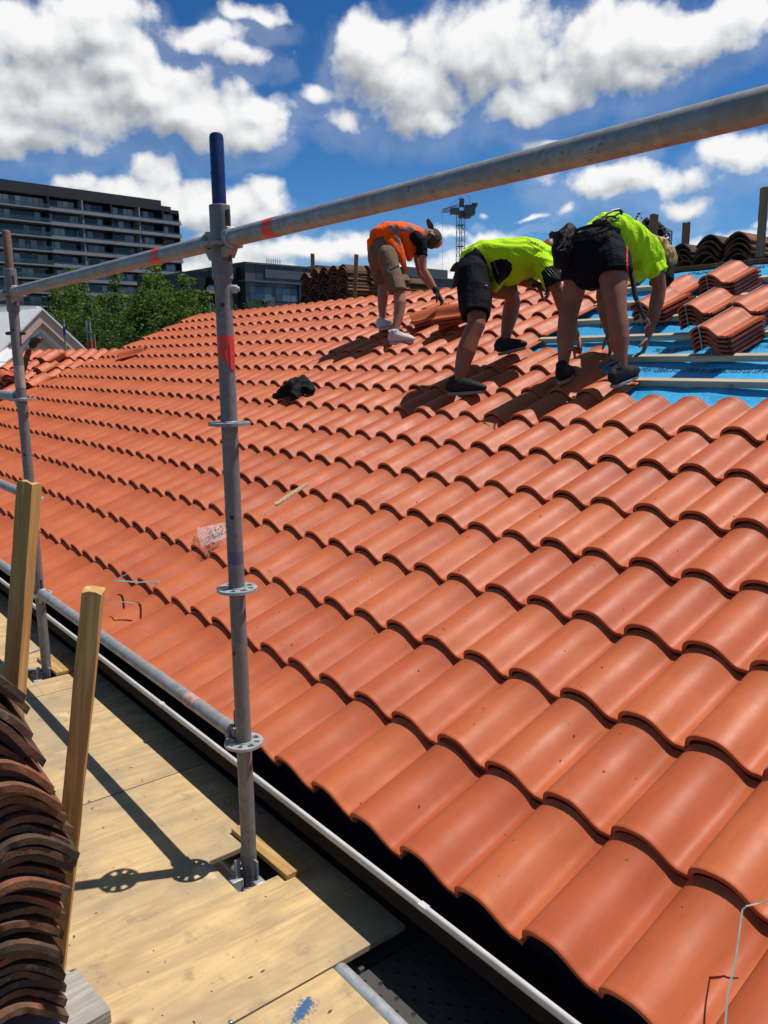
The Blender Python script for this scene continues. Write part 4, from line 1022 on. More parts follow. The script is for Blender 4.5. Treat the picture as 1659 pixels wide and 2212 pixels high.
m.add(vs, [(l*S+i*(n+1)+j, l*S+i*(n+1)+j+1, l*S+(i+1)*(n+1)+j+1, l*S+(i+1)*(n+1)+j) for l in (0, 1) for i in range(n) for j in range(n)])
bag = thing('plastic_bag', cB, 'clear plastic bag of tile clips lying on the tiles left of the near upright', 'plastic bag')
m.build('bag_film', 'bag_film', bag, mw=Matrix.Translation(cB), recalc=False)
m = MB(); rs = random.Random(4)
for k in range(34):
    u, v = rs.uniform(.35, .97), rs.uniform(.30, .9); p = cn[0].lerp(cn[1], u).lerp(cn[3].lerp(cn[2], u), v)-cB + RN*rs.uniform(.004, .018)
    d = V(rs.gauss(0, 1), rs.gauss(0, 1), rs.gauss(0, .4)).normalized(); m.tube([p, p+d*.016], .0022, 5)
m.build('tile_clips', 'dark_steel', bag, mw=Matrix.Translation(cB))
def ribbon(name, pts, w, mt, label, cat, up=RN, group=None):
    P_ = []
    for a, b in zip(pts[:-1], pts[1:]):
        for k in range(8): P_.append(a.lerp(b, k/8))
    P_.append(pts[-1]); c = sum(P_, V(0, 0, 0))/len(P_); m = MB(); vs = []
    for i, p in enumerate(P_):
        t = (P_[min(i+1, len(P_)-1)]-P_[max(0, i-1)]).normalized(); s_ = t.cross(up).normalized()
        for a, b in ((-1, 0), (1, 0), (1, 1), (-1, 1)): vs.append(p-c+s_*a*w/2+up*b*.0012)
    n = len(P_); fs = [(4*i+j, 4*i+(j+1) % 4, 4*i+4+(j+1) % 4, 4*i+4+j) for i in range(n-1) for j in range(4)]+[(3, 2, 1, 0), (4*n-4, 4*n-3, 4*n-2, 4*n-1)]
    m.add(vs, fs); return tag(m.build(name, mt, mw=Matrix.Translation(c)), label, cat, group)
SG = 'cut straps lying on the tiles'
ribbon('strap', [on_roof(282, 1236, .12), on_roof(248, 1254, .10), on_roof(300, 1258, .12), on_roof(342, 1256, .16), on_roof(340, 1260, .17), on_roof(326, 1290, .10)], .013, 'strap_green', 'grey-green zigzag packing strap on the tiles above the low rail', 'strap', group=SG)
ribbon('strap', [on_roof(232, 1304, .10), on_roof(262, 1300, .13), on_roof(300, 1304, .085)], .006, 'strap_green', 'thin curved piece of strap on the tiles near the low rail', 'strap', group=SG)
ribbon('strap', [on_roof(1680, 1938, .13), on_roof(1640, 1952, .12), on_roof(1612, 1958, .13), on_roof(1604, 1966, .125), on_roof(1590, 2070, .11), on_roof(1572, 2150, .10), on_roof(1566, 2225, .09)], .0038, 'strap_green', 'grey strap bent down over the nearest tiles at the right edge', 'strap', group=SG)
# debris on the deck
pm('debris', (0.07, 0.05, 0.035), (0.14, 0.09, 0.05), .9, vs=40)
m = MB(); rs = random.Random(3)
for k in range(230):
    x, y = rs.uniform(-3.9, -1.3), rs.uniform(.15, 1.3)
    if -2.3 < x < -1.99 and y > 1.0: continue
    if x > -1.62 and y > 1.05: continue
    if rs.random() < .4: x, y = on_z(rs.gauss(520, 28), rs.gauss(1720, 22), DZ)[:2]
    r = rs.uniform(.0012, .0045); a = rs.random()*3; e = rs.uniform(.8, 2.5); h = rs.uniform(.0008, .003)
    c_, s_ = math.cos(a), math.sin(a)
    if x > -1.60 and y > 1.05: continue
    m.add([(x+c_*r*e, y+s_*r*e, DZ+.0004), (x-s_*r, y+c_*r, DZ+.0004), (x-c_*r*e, y-s_*r*e, DZ+.0004), (x+s_*r, y-c_*r, DZ+.0004), (x, y, DZ+h)], [(0, 1, 4), (1, 2, 4), (2, 3, 4), (3, 0, 4), (3, 2, 1, 0)])
tag(m.build('deck_debris', 'debris'), 'clay crumbs and splinters scattered over the plywood deck', 'debris', kind='stuff')
# bent lead flashing on the wing
m = MB(); pts = [on_wing(66, 754, 0)+V(0, 0, .05), at(70, 744, 13.9), at(74, 737, 13.9), at(82, 733, 13.9), at(89, 735, 13.9)]
for dd in (0,): m.tube(pts, [.05, .07, .075, .07, .05], 8)
tag(m.build('bent_flashing', 'black_plastic'), 'bent black flashing sticking up at the verge of the lower wing', 'flashing')

m = MB(); rs = random.Random(17)
for k in range(260):
    i, c = rs.uniform(-2, 16), rs.uniform(.05, 8)*rs.random()**.3
    t_ = i % 1.0; x = -i*TW; tt = 1-t_; h = float(np.interp(tt, PX, PH)) - (c % 1.0)*0.0300 + .0006
    r = rs.uniform(.0012, .0045); a = rs.random()*6; p = V(x, c*TG, h); cs, sn = math.cos(a), math.sin(a); e = rs.uniform(.6, 2.4)
    m.add([p+V(cs*r*e, sn*r*e, 0), p+V(-sn*r, cs*r, 0), p+V(-cs*r*e, -sn*r*e, 0), p+V(sn*r, -cs*r, 0), p+V(0, 0, rs.uniform(.001, .003))], [(0, 1, 4), (1, 2, 4), (2, 3, 4), (3, 0, 4), (3, 2, 1, 0)], mi=0 if rs.random() < .45 else 1)
tag(m.build('tile_crumbs', ['debris', 'terracotta_body'], mw=RM), 'clay crumbs and chips scattered over the nearer tiles', 'debris', kind='stuff')
# ================================================================ BUILDINGS, TREES, CRANE
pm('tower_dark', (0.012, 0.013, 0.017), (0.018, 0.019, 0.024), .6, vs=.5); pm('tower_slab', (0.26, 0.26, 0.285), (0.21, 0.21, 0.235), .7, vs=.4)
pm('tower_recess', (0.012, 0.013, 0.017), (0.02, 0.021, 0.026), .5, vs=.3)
def glassy(name, c, curtain, sc, rough=.08, p=.5):
    m_, t_, b_ = newmat(name); oc_ = t_.new('ShaderNodeTexCoord').outputs['Object']
    s_ = t_.new('ShaderNodeSeparateXYZ'); t_.put(s_.inputs[0], oc_)
    cx = t_.math('FLOOR', t_.math('MULTIPLY', s_.outputs[0], sc)); fx = t_.math('FRACT', t_.math('MULTIPLY', s_.outputs[0], sc))
    cz = t_.math('FLOOR', t_.math('MULTIPLY', s_.outputs[2], .31)); wn_ = t_.new('ShaderNodeTexWhiteNoise'); cb_ = t_.new('ShaderNodeCombineXYZ')
    t_.put(cb_.inputs[0], cx); t_.put(cb_.inputs[1], cz); t_.put(wn_.inputs['Vector'], cb_.outputs[0])
    col = t_.mix(t_.mr(wn_.outputs[0], p, p+.1), c, curtain); wn2 = t_.new('ShaderNodeTexWhiteNoise'); t_.put(wn2.inputs['Vector'], t_.vm('ADD', cb_.outputs[0], (7, 3, 0)))
    col = t_.mix(t_.mr(wn2.outputs[0], .2, 1, 0, .6), col, c)
    fr = t_.math('GREATER_THAN', t_.math('ABSOLUTE', t_.math('SUBTRACT', fx, .5)), .455); col = t_.mix(fr, col, (.02, .02, .022))
    t_.put(b_.inputs['Base Color'], col); b_.inputs['Roughness'].default_value = rough; b_.inputs['Specular IOR Level'].default_value = .55
    return m_
glassy('tower_glazing', (.008, .010, .014), (.55, .55, .53), .72, .12)
m_, t_, b_ = newmat('balustrade_glass'); b_.inputs['Base Color'].default_value = (.05, .08, .09, 1); b_.inputs['Roughness'].default_value = .12; b_.inputs['Alpha'].default_value = .35
def plan(px_, dep): p = at(px_, 790, dep); return V(p.x, p.y, 0)
# apartment block
A0, A1 = plan(4, 188), plan(404, 221); ax = (A1-A0).normalized(); L = (A1-A0).length; back = V(ax.y, -ax.x, 0)
if back.dot(FW) < 0: back = -back
ztop = at(4, 398, 188).z; FH = 3.16
apt = thing('apartment_block', V(A0.x, A0.y, GZ), 'long black apartment block with rows of grey balconies above the tree at the left', 'building')
AM = frame(V(A0.x, A0.y, 0), ax, back, _up)
def AB(mb, nm, mt, par=None, **k): return mb.build(nm, mt, par or apt, mw=AM, **k)
nf = 15; zr = ztop-2.4
bays = [0.0, .283, .452, .605, .758, .895, 1.0]
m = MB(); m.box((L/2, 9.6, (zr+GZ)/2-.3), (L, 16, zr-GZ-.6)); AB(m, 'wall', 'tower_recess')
m = MB(); m.box((L*.445, 8.5, zr+1.2), (L*.89, 18.2, 2.4)); m.box((L*.92, 8.7, zr+.6), (L*.062, 17.8, 1.25)); m.box((L*.975, 8.8, zr+.1), (L*.05, 17.6, .9)); AB(m, 'roof_parapet', 'tower_dark')
m = MB(); m.box((-.12, 9, (zr+GZ)/2), (.24, 17.5, zr-GZ)); m.box((L+.12, 9, (zr+GZ)/2), (.24, 17.5, zr-GZ)); AB(m, 'end_wall', 'tower_dark')
for f in range(nf):
    z1 = zr - f*FH
    if z1 < at(4, 700, 188).z-3: break
    for b_i in range(6):
        xa, xb = bays[b_i]*L, bays[b_i+1]*L
        m = MB(); m.box(((xa+xb)/2, 1.62, z1-1.55), (xb-xa-.5, .1, 2.35)); w_ = AB(m, 'window', 'tower_glazing')
        m = MB()
        if b_i == 0: m.box(((xa+xb)/2, .15, z1-FH+.10), (xb-xa, 2.9, .30), mi=0)
        else: m.box(((xa+xb)/2, .10, z1-FH+.28), (xb-xa-.06, 2.4, .74), mi=0)
        bal = AB(m, 'balcony', 'tower_slab')
        m = MB()
        if b_i == 0: m.box(((xa+xb)/2, -1.25, z1-FH+.78), (xb-xa-.1, .04, 1.05))
        else: m.box(((xa+xb)/2, -1.05, z1-FH+.86), (xb-xa-.3, .04, .42))
        AB(m, 'glass_balustrade', 'balustrade_glass', bal)
for b_i in range(1, 6):
    m = MB(); m.box((bays[b_i]*L, .5, (zr+GZ)/2), (.32, 2.6, zr-GZ-.1)); AB(m, 'fin', 'tower_slab' if b_i % 2 == 0 else 'tower_dark')
# neighbouring corner of the block at the very left edge
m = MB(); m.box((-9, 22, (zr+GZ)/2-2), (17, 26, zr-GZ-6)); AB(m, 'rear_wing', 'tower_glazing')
# office building
pm('office_wall', (0.030, 0.042, 0.062), (0.024, 0.034, 0.050), .5, vs=.2); pm('office_light', (0.075, 0.085, 0.10), (0.06, 0.068, 0.08), .6, vs=.2)
glassy('office_glass', (.020, .042, .080), (.09, .14, .20), .5, .1, .55)
glassy('office_panel', (.024, .036, .056), (.085, .09, .10), .45, .5, .62)
B0, B1 = plan(537, 150), plan(988, 188); bx = (B1-B0).normalized(); BL = (B1-B0).length; bb_ = V(bx.y, -bx.x, 0)
if bb_.dot(FW) < 0: bb_ = -bb_
zt = at(537, 572, 150).z
LB0, LB1 = plan(438, 152), plan(512, 160)
of = thing('office_building', V(B0.x, B0.y, GZ), 'dark blue-grey glass office building behind the ridge stakes and tile pile', 'building'); BM = frame(V(B0.x, B0.y, 0), bx, bb_, _up)
def OB(mb, nm, mt, par=None, **k): return mb.build(nm, mt, par or of, mw=BM, **k)
m = MB(); m.box((BL/2, 15, (zt+GZ)/2), (BL, 30, zt-GZ)); OB(m, 'wall', 'office_panel')
m = MB(); m.box((BL/2, 14.9, zt-3.1), (BL+.7, 30.9, .35)); m.box((BL/2, 14.9, zt+.02), (BL+.3, 30.5, .3)); OB(m, 'ledge', 'office_light')
m = MB(); m.box((BL*.35, -.12, zt-1.6), (BL*.55, .2, 1.5)); OB(m, 'roof_screen', 'office_light')
m = MB(); m.box((BL*.50, -.3, zt-1.5), (BL*.26, .2, 1.2)); OB(m, 'screen_opening', 'tower_recess')
hgt = at(900, 588, 181); m = MB(); m.box((BL*.83, 5, hgt.z-2.2), (BL*.24, 9, 5.4)); OB(m, 'plant_room', 'office_light')
m = MB(); m.box((BL*.40, 5, zt+.5), (BL*.16, 6, .9))
OB(m, 'roof_plant', 'office_light')
for k in range(7): m = MB(); m.tube([(BL*.11+k*.5, 2, zt), (BL*.11+k*.5, 2, zt+1.3)], .06, 5); OB(m, 'antenna', 'office_light')
for f in range(5):
    z1 = zt-4.0-f*3.7
    for k, (xa, xb) in enumerate(((.015, .10), (.115, .205), (.222, .40), (.42, .58), (.60, .78), (.80, .985))):
        m = MB(); m.box(((xa+xb)/2*BL, -.02, z1-1.3), ((xb-xa)*BL, .12, 2.3)); OB(m, 'window', 'office_glass')
for xx in (.21, .41, .59, .79, .995):
    m = MB(); m.box((xx*BL, -.2, (zt-3.4+GZ)/2), (.35, .4, zt-3.4-GZ)); OB(m, 'pilaster', 'office_wall')
m = MB(); m.box((-1.3, 13, (zt+GZ)/2-.3), (2.4, 22, zt-GZ-.6)); OB(m, 'side_block', 'tower_recess')
lx_ = (LB1-LB0).normalized(); ly_ = V(-lx_.y, lx_.x, 0); ly_ = ly_ if ly_.dot(FW) > 0 else -ly_; LM_ = frame(V(LB0.x, LB0.y, 0), lx_, ly_, _up); LL = (LB1-LB0).length
ztl = at(445, 599, 152).z; m = MB(); m.box((LL/2, 8, (ztl+GZ)/2), (LL, 16, ztl-GZ)); m.build('lower_block', 'tower_recess', of, mw=LM_)
m = MB()
for k in range(7): m.tube([(k*LL/7, .2, ztl), (k*LL/7, .2, ztl+1.1)], .04, 5)
m.tube([(0, .2, ztl+1.1), (LL, .2, ztl+1.1)], .05, 5); m.build('roof_railing', 'office_light', of, mw=LM_)
# tower crane
pm('crane_steel', (.34, .35, .36), (.26, .27, .28), .6, .3, vs=1); pm('crane_dark', (.14, .15, .15), (.10, .11, .115), .6, .2, vs=.5)
ck = 215.0; cbse = plan(993, ck); cr_ = thing('tower_crane', V(cbse.x, cbse.y, GZ), 'lattice tower crane rising behind the workers under the big rail', 'crane'); ztc = at(993, 466, ck).z
vr = V(RT.x, RT.y, 0).normalized(); vf = V(FW.x, FW.y, 0).normalized(); CM = frame(V(cbse.x, cbse.y, 0), vr, vf, _up)
m = MB(); h = 1.0; cz_ = Matrix.Rotation(rad(28), 4, 'Z')
def cp(x, y, z): return (cz_ @ V(x, y, z))
c4 = [(-h*.78, -h*.78), (h*.78, -h*.78), (h*.78, h*.78), (-h*.78, h*.78)]
for (a, b) in c4: m.tube([cp(a, b, GZ), cp(a, b, ztc)], .10, 6)
z = GZ; k = 0
while z < ztc-1.9:
    for j in range(4):
        p_, q_ = c4[j], c4[(j+1) % 4]; s_ = k % 2
        m.tube([cp(*(p_ if s_ else q_), z), cp(*(q_ if s_ else p_), z+1.9)], .045, 4); m.tube([cp(*p_, z), cp(*q_, z)], .045, 4)
        if k % 3 == 0: m.tube([cp(*(q_ if s_ else p_), z), cp(*(p_ if s_ else q_), z+1.9)], .04, 4)
    z += 1.9; k += 1
m.build('mast', 'crane_steel', cr_, mw=CM)
m = MB()
for zz in range(5): m.box((0, 0, ztc-3.5-zz*5.2), (1.5, 1.2, .25))
m.build('mast_platform', 'crane_dark', cr_, mw=CM)
m = MB(); m.box((2.1, -1, ztc-.1), (2.6, 4, 2.1)); m.box((1.7, -1, ztc-1.5), (1.5, 3, .8)); m.box((.6, 0, ztc-.9), (2.4, 2.2, 1.6)); m.box((3.2, -1, ztc+1.0), (1.4, 5, .6)); m.build('counterweight', 'crane_dark', cr_, mw=CM)
m = MB(); m.box((-1.7, -1.2, ztc-.3), (2.2, 2.4, 1.3)); m.box((.2, 0, ztc+1.9), (1.2, 1.2, 2.0)); m.build('cab', 'crane_dark', cr_, mw=CM)
m = MB()
def P3(x, y, z): return V(x, y, z)
ja, jb = V(-.6, 1.0, ztc+.9), V(-2.9, 24, ztc+4.0)
off3 = [V(.7, 0, -.7), V(-.7, 0, -.7), V(0, 0, .8)]
for o3 in off3: m.tube([ja+o3, jb+o3*.6], .11, 5)
for k in range(18):
    t0, t1 = k/18, (k+1)/18
    for j in range(3): m.tube([ja.lerp(jb, t0)+off3[j]*(1-.4*t0), ja.lerp(jb, t1)+off3[(j+1) % 3]*(1-.4*t1)], .06, 4)
m.tube([V(.2, 0, ztc+3.4), V(1.9, -1, ztc+1.2)], .06, 4); m.tube([V(.2, 0, ztc+3.5), V(-1.9, 14, ztc+3.6)], .06, 4); m.tube([V(2.2, -1, ztc+1.2), V(2.2, -1, ztc+3.2), V(1.3, -1, ztc+3.5)], .09, 4)
m.build('jib', 'crane_steel', cr_, mw=CM)
m = MB(); m.tube([jb, V(jb.x, jb.y, GZ+4)], .045, 4); m.build('hoist_rope', 'crane_steel', cr_, mw=CM)

# white building with a pediment, beyond the wing
Pd = 27.0; apx = at(79, 666, Pd); gr = (vr*.68 + vf*.73).normalized(); gb = V(-gr.y, gr.x, 0)
if gb.dot(FW) < 0: gb = -gb
pb = thing('pediment_house', V(apx.x, apx.y, GZ), 'cream building with a white moulded pediment, behind the lower wing at the left', 'building'); PM_ = frame(V(apx.x, apx.y, apx.z), gr, gb, _up)
sl = .93; hw = 2.4
def tri(mb, half, y0, dep_, drop, mi=0): mb.prism([(-half, -half*sl-drop), (half, -half*sl-drop), (0, -drop)], V(0, y0, 0), V(1, 0, 0), V(0, 0, 1), V(0, 1, 0), dep_, mi)
m = MB(); tri(m, hw, .30, 6.0, .25); m.box((0, 3.3, (-hw*sl-.25+GZ-apx.z)/2), (2*hw, 6, -(GZ-apx.z)-hw*sl-.25)); m.build('wall', 'beige_render', pb, mw=PM_)
def rake(half, w_, y0, yd, drop, nm, mt):
    m = MB(); nrm = math.hypot(1, sl)
    for s_ in (-1, 1): m.prism([(0, -drop), (s_*half, -half*sl-drop), (s_*half, -half*sl-drop-w_*nrm), (0, -drop-w_*nrm)], V(0, y0, 0), V(1, 0, 0), V(0, 0, 1), V(0, 1, 0), yd)
    m.build(nm, mt, pb, mw=PM_)
rake(hw+.45, .05, -.42, 6.6, 0, 'roof_edge', 'white_paint'); rake(hw+.42, .30, -.36, .7, .068, 'cornice', 'pink_render'); rake(hw+.36, .07, -.24, .6, .48, 'moulding', 'pink_render')
rake(hw+.2, .13, -.14, .5, .58, 'inner_moulding', 'white_paint')
wb = thing('rendered_wall', at(0, 662, 29.5), 'white rendered parapet wall behind the left side of the pediment', 'wall'); q = at(78.5, 661, 29.5)
m = MB(); WMt = frame(V(q.x, q.y, 0), vr, vf, _up); m.box((-6, .2, (q.z+GZ)/2), (12, .4, q.z-GZ)); m.build('wall_face', 'white_render', wb, mw=WMt)
for (x_, yt, yb, dep, lab, r_) in ((137, 688, 800, 20, 'thin blue-collared scaffold pole against the tree, left of the pair', .024), (186, 692, 800, 22, 'left pole of the pair of red-based scaffold poles against the tree', .024),
                                  (193.5, 694, 800, 22, 'right pole of the pair of red-based scaffold poles against the tree', .024), (454, 655, 720, 26, 'faint pole top standing beyond the upper left verge', .02)):
    t_ = at(x_, yt, dep); tt = thing('scaffold_standard', V(t_.x, t_.y, GZ), lab, 'scaffold pole', 'distant scaffold poles by the tree'); T = Matrix.Translation((t_.x, t_.y, 0)); zr2 = at(x_, 740, dep).z
    m = MB(); m.tube([(0, 0, GZ), (0, 0, t_.z)], r_, 10); m.build('pole', 'galvanised_pipe', tt, mw=T)
    zc = t_.z - (.30 if x_ > 150 else .42); m = MB(); m.tube([(0, 0, zc-.008), (0, 0, zc+.008)], .065, 16); m.build('rosette', 'galvanised_pipe', tt, mw=T)
    if x_ < 150: m = MB(); m.tube([(0, 0, zc), (0, 0, zc+.22)], .032, 10); m.build('painted_collar', 'blue_painted_pipe', tt, mw=T)
    elif x_ < 200: m = MB(); m.tube([(0, 0, zr2-.4), (0, 0, zr2+.05)], .031, 10); m.build('red_base', 'red_tape', tt, mw=T)
tk = at(202, 722, 22); stick('timber_stake', (tk.x, tk.y, tk.z-1.5), tk, .07, .05, 'ridge_stake_timber', 'short timber post beside the pair of red-based poles', 'timber stake', seed=77)

# trees
def leafmat(name, c1, c2, c3):
    m_, t_, b_ = newmat(name); r = t_.new('ShaderNodeNewGeometry').outputs['Random Per Island']; oc_ = t_.new('ShaderNodeTexCoord').outputs['Object']
    f = t_.math('MULTIPLY_ADD', t_.noise(oc_, .9, 3, .6), .9, t_.mr(r, 0, 1, -.2, .2)); col = t_.ramp(f, [(.28, c1), (.48, c2), (.68, c3)])
    t_.put(b_.inputs['Base Color'], col); b_.inputs['Roughness'].default_value = .55; b_.inputs['Specular IOR Level'].default_value = .35
    tl = t_.new('ShaderNodeBsdfTranslucent'); t_.put(tl.inputs[0], t_.mix(1.0, col, (1.3, 1.5, .6), 'MULTIPLY')); mx = t_.new('ShaderNodeMixShader'); mx.inputs[0].default_value = .42
    o_ = [n for n in t_.n if n.type == 'OUTPUT_MATERIAL'][0]; t_.l.new(b_.outputs[0], mx.inputs[1]); t_.l.new(tl.outputs[0], mx.inputs[2]); t_.l.new(mx.outputs[0], o_.inputs[0])
leafmat('leaf_green', (.035, .070, .012), (.080, .125, .020), (.155, .20, .036)); leafmat('leaf_dark', (.022, .05, .012), (.045, .085, .018), (.09, .13, .028))
pm('bark', (.09, .07, .05), (.06, .045, .035), .9, vs=6, bump=.5)
def tree(px_, ptop, dep, rad_, label, seed, mt='leaf_green', nleaf=26000, squash=.8, ls=.085, up_=True):
    rs = random.Random(seed); c = at(px_, ptop, dep); base = V(c.x, c.y, GZ); H = c.z-GZ
    t_ = thing('tree', base, label, 'tree', 'trees beyond the roof'); T = Matrix.Translation(base)
    m = MB(); m.tube([(0, 0, 0), (.1, .05, H*.25), (.05, .12, H*.5), (0, 0, H*.78)], [.30, .24, .18, .08], 10)
    cl = []
    cz0 = H-rad_*squash
    for k in range(46):
        while True:
            p = V(rs.uniform(-1, 1), rs.uniform(-1, 1), rs.uniform(-1, 1))
            if .25 < p.length < 1: break
        p.z = p.z*squash; q = V(p.x*rad_, p.y*rad_, cz0+p.z*rad_*.93); cl.append((q, rs.uniform(.16, .34)*rad_))
        if k < 16: m.tube([V(0, 0, H*.35+.3*rs.random()*H), q*.6+V(0, 0, q.z*.4-.6), q], [.10, .06, .025], 6)
    m.build('trunk', 'bark', t_, mw=T)
    vs = []; fs = []; n = 0
    for _ in range(nleaf):
        q, r = cl[rs.randrange(len(cl))]
        d = V(rs.gauss(0, 1), rs.gauss(0, 1), rs.gauss(0, 1)).normalized(); p = q + V(d.x, d.y, d.z*.8)*r*(rs.random()**.33)
        if up_ and rs.random() < .16: p = q + V(rs.gauss(0, .12), rs.gauss(0, .12), 1)*r*rs.uniform(.8, 1.55)
        a = V(rs.gauss(0, 1), rs.gauss(0, 1), rs.gauss(0, .6)).normalized(); b = a.cross(V(rs.gauss(0, 1), rs.gauss(0, 1), rs.gauss(0, 1))).normalized()
        s_ = ls*rs.uniform(.6, 1.4); vs += [p-a*s_, p+b*s_*.42, p+a*s_, p-b*s_*.42]; fs.append((n, n+1, n+2, n+3)); n += 4
    me = bpy.data.meshes.new('crown'); me.from_pydata([tuple(v) for v in vs], [], fs); me.materials.append(MATS[mt])
    o = bpy.data.objects.new('crown', me); COL.objects.link(o); o.matrix_world = T; adopt(o, t_)
tree(262, 611, 40, 4.4, 'broad bushy green tree in the middle, below the apartment block', 1, nleaf=64000)
tree(160, 652, 41.5, 3.3, 'lower tree at the left of the clump, just above the pediment', 2, nleaf=26000)
tree(350, 630, 39, 3.6, 'tree at the right of the clump, next to the near upright', 3, nleaf=34000)
tree(415, 664, 39, 2.6, 'small tree at the far right end of the clump, meeting the tiled verge', 4, nleaf=15000)
tree(205, 690, 35, 3.2, 'dark lower tree filling the gap behind the distant poles', 8, 'leaf_dark', nleaf=34000)
tree(330, 700, 34, 3.0, 'dark low tree just behind the upper left verge', 9, 'leaf_dark', nleaf=24000)
tree(448, 655, 70, 2.6, 'distant treetop left of the near upright, under the office building', 5, 'leaf_dark', 8000, ls=.14)
tree(525, 652, 66, 2.6, 'distant treetop right of the near upright, under the office building', 6, 'leaf_dark', 9000, ls=.14)
tree(590, 668, 72, 2.2, 'distant low treetop just above the tiles right of the near upright', 7, 'leaf_dark', 6000, ls=.14)
# ================================================================ THE THREE ROOFERS
def skinmat(name, c1, c2, c3):
    m, t, b = newmat(name); oc = t.new('ShaderNodeTexCoord').outputs['Object']
    col = t.mix(t.mr(t.noise(oc, 9, 4, .6), .35, .65), c1, c2); col = t.mix(t.mr(t.noise(t.map(oc, scale=(1, 1, .35)), 190, 3, .7), .60, .72, 0, .35), col, c3)
    t.put(b.inputs['Base Color'], col); b.inputs['Roughness'].default_value = .5; b.inputs['Specular IOR Level'].default_value = .4
    b.inputs['Subsurface Weight'].default_value = .08; b.inputs['Subsurface Radius'].default_value = (.02, .008, .004)
    t.put(b.inputs['Normal'], t.bump(t.noise(oc, 260, 3), .25, .001))
skinmat('skin_tanned', (.27, .110, .056), (.205, .080, .042), (.11, .05, .03)); skinmat('skin_fair', (.38, .175, .10), (.31, .135, .08), (.22, .10, .05))
def cloth(name, c1, c2, rough=.8, em=0):
    m, t, b = newmat(name); oc = t.new('ShaderNodeTexCoord').outputs['Object']
    t.put(b.inputs['Base Color'], t.mix(t.mr(t.noise(oc, 9, 4, .6), .35, .65), c1, c2)); b.inputs['Roughness'].default_value = rough; b.inputs['Specular IOR Level'].default_value = .12
    w_ = t.new('ShaderNodeTexWave'); w_.inputs['Scale'].default_value = 300; t.put(w_.inputs['Vector'], oc)
    t.put(b.inputs['Normal'], t.bump(t.math('ADD', t.noise(oc, 24, 4, .55, dist=1.6), t.math('MULTIPLY', t.noise(oc, 500, 2), .10)), .75, .012))
cloth('hi_vis_orange', (.95, .135, .012), (.88, .10, .01)); cloth('hi_vis_yellow', (.50, .82, .012), (.44, .74, .012)); cloth('reflective_grey', (.20, .19, .20), (.15, .145, .15), .5)
cloth('khaki', (.19, .125, .085), (.155, .10, .07)); cloth('navy_cloth', (.0035, .004, .009), (.006, .007, .013)); cloth('dark_navy', (.010, .012, .028), (.016, .018, .036))
cloth('charcoal_cloth', (.010, .010, .011), (.016, .016, .017)); cloth('cap_olive', (.075, .062, .042), (.055, .046, .032)); cloth('orange_stripe', (.75, .10, .035), (.6, .07, .03))
cloth('white_knit', (.70, .69, .68), (.6, .59, .58)); cloth('shoe_white', (.66, .62, .60), (.52, .48, .46), .6); cloth('shoe_black', (.014, .014, .015), (.03, .03, .032), .6)
cloth('sole_grey', (.30, .28, .26), (.22, .20, .19), .7); cloth('sole_white', (.62, .58, .55), (.5, .46, .44), .7); cloth('glove_black', (.012, .012, .013), (.02, .02, .02), .7)
cloth('leather_black', (.007, .007, .007), (.016, .015, .015), .5); pm('hair_blond', (.50, .29, .11), (.30, .16, .055), .55, vs=30, bump=.8, bs=90, bd=.003, stretch=(1, 1, .2)); pm('hair_dark', (.03, .02, .015), (.05, .035, .025), .6, vs=30, bump=.6)
pm('tool_steel', (.10, .10, .11), (.06, .06, .065), .35, .8); pm('brass', (.45, .30, .08), None, .35, .8); pm('eye_white', (.7, .68, .65), None, .3)
LF = V(RT.x, RT.y, 0).normalized(); BK = V(FW.x, FW.y, 0).normalized()

KP = 1.21/1.18                      # the roofers stand on the roof at this factor of the first survey's depths
def at(px, py, dep): return CAM + ray(px, py)*(dep*KP)
_ell = ell
def ell(mb, pts, cap='round', n=20, ref=None): _ell(mb, [(p[0], p[1]*1.02, p[2]*1.02) for p in pts], cap, n, ref)
def chain(mb, pts, cap='round', ref=None, n=18):
    """pts: (px, py, depth, radius[, radius along the view])"""
    ell(mb, [(at(p[0], p[1], p[2]), p[3], p[4] if len(p) > 4 else p[3]) for p in pts], cap, n, ref)
def hand(mb, wrist, dirv, back, size=1.0, curl=.5, spread=.12, thumb_side=1):
    """palm and five fingers; dirv = wrist to knuckles, back = out of the back of the hand"""
    d = Vector(dirv).normalized(); bk = Vector(back); bk = (bk-d*bk.dot(d)).normalized(); s_ = d.cross(bk)*thumb_side; W_ = Vector(wrist); S = size
    ell(mb, [(W_-d*.02*S, .024*S, .019*S), (W_+d*.012*S, .030*S, .017*S), (W_+d*.045*S, .040*S, .016*S), (W_+d*.078*S, .041*S, .014*S)], ref=bk, n=14)
    for k, (off, ln) in enumerate(((.031, .070), (.011, .080), (-.010, .074), (-.030, .058))):
        p = W_+d*.082*S+s_*off*S; dd = (d+s_*off*spread*8).normalized(); pts = [(p, .0093*S, .0093*S)]; a = 0
        for j, f in enumerate((.42, .33, .25)):
            a += curl*(.55, .75, .5)[j]*(1+.08*k); v = (dd*math.cos(a)-bk*math.sin(a)); p = p+v*ln*f*S; r = (.0088, .0082, .0070)[j]*S; pts.append((p, r, r))
        ell(mb, pts, ref=s_, n=10)
    p = W_+d*.022*S+s_*.026*S; v = (d*.62+s_*.70-bk*.30).normalized(); pts = [(p, .0125*S, .0125*S)]
    for j, f in enumerate((.036, .030, .024)): p = p+v*f*S; pts.append((p, (.0115, .0100, .0080)[j]*S, (.0115, .0100, .0080)[j]*S)); v = (v+d*.22-bk*.18*curl).normalized()
    ell(mb, pts, ref=bk, n=10)
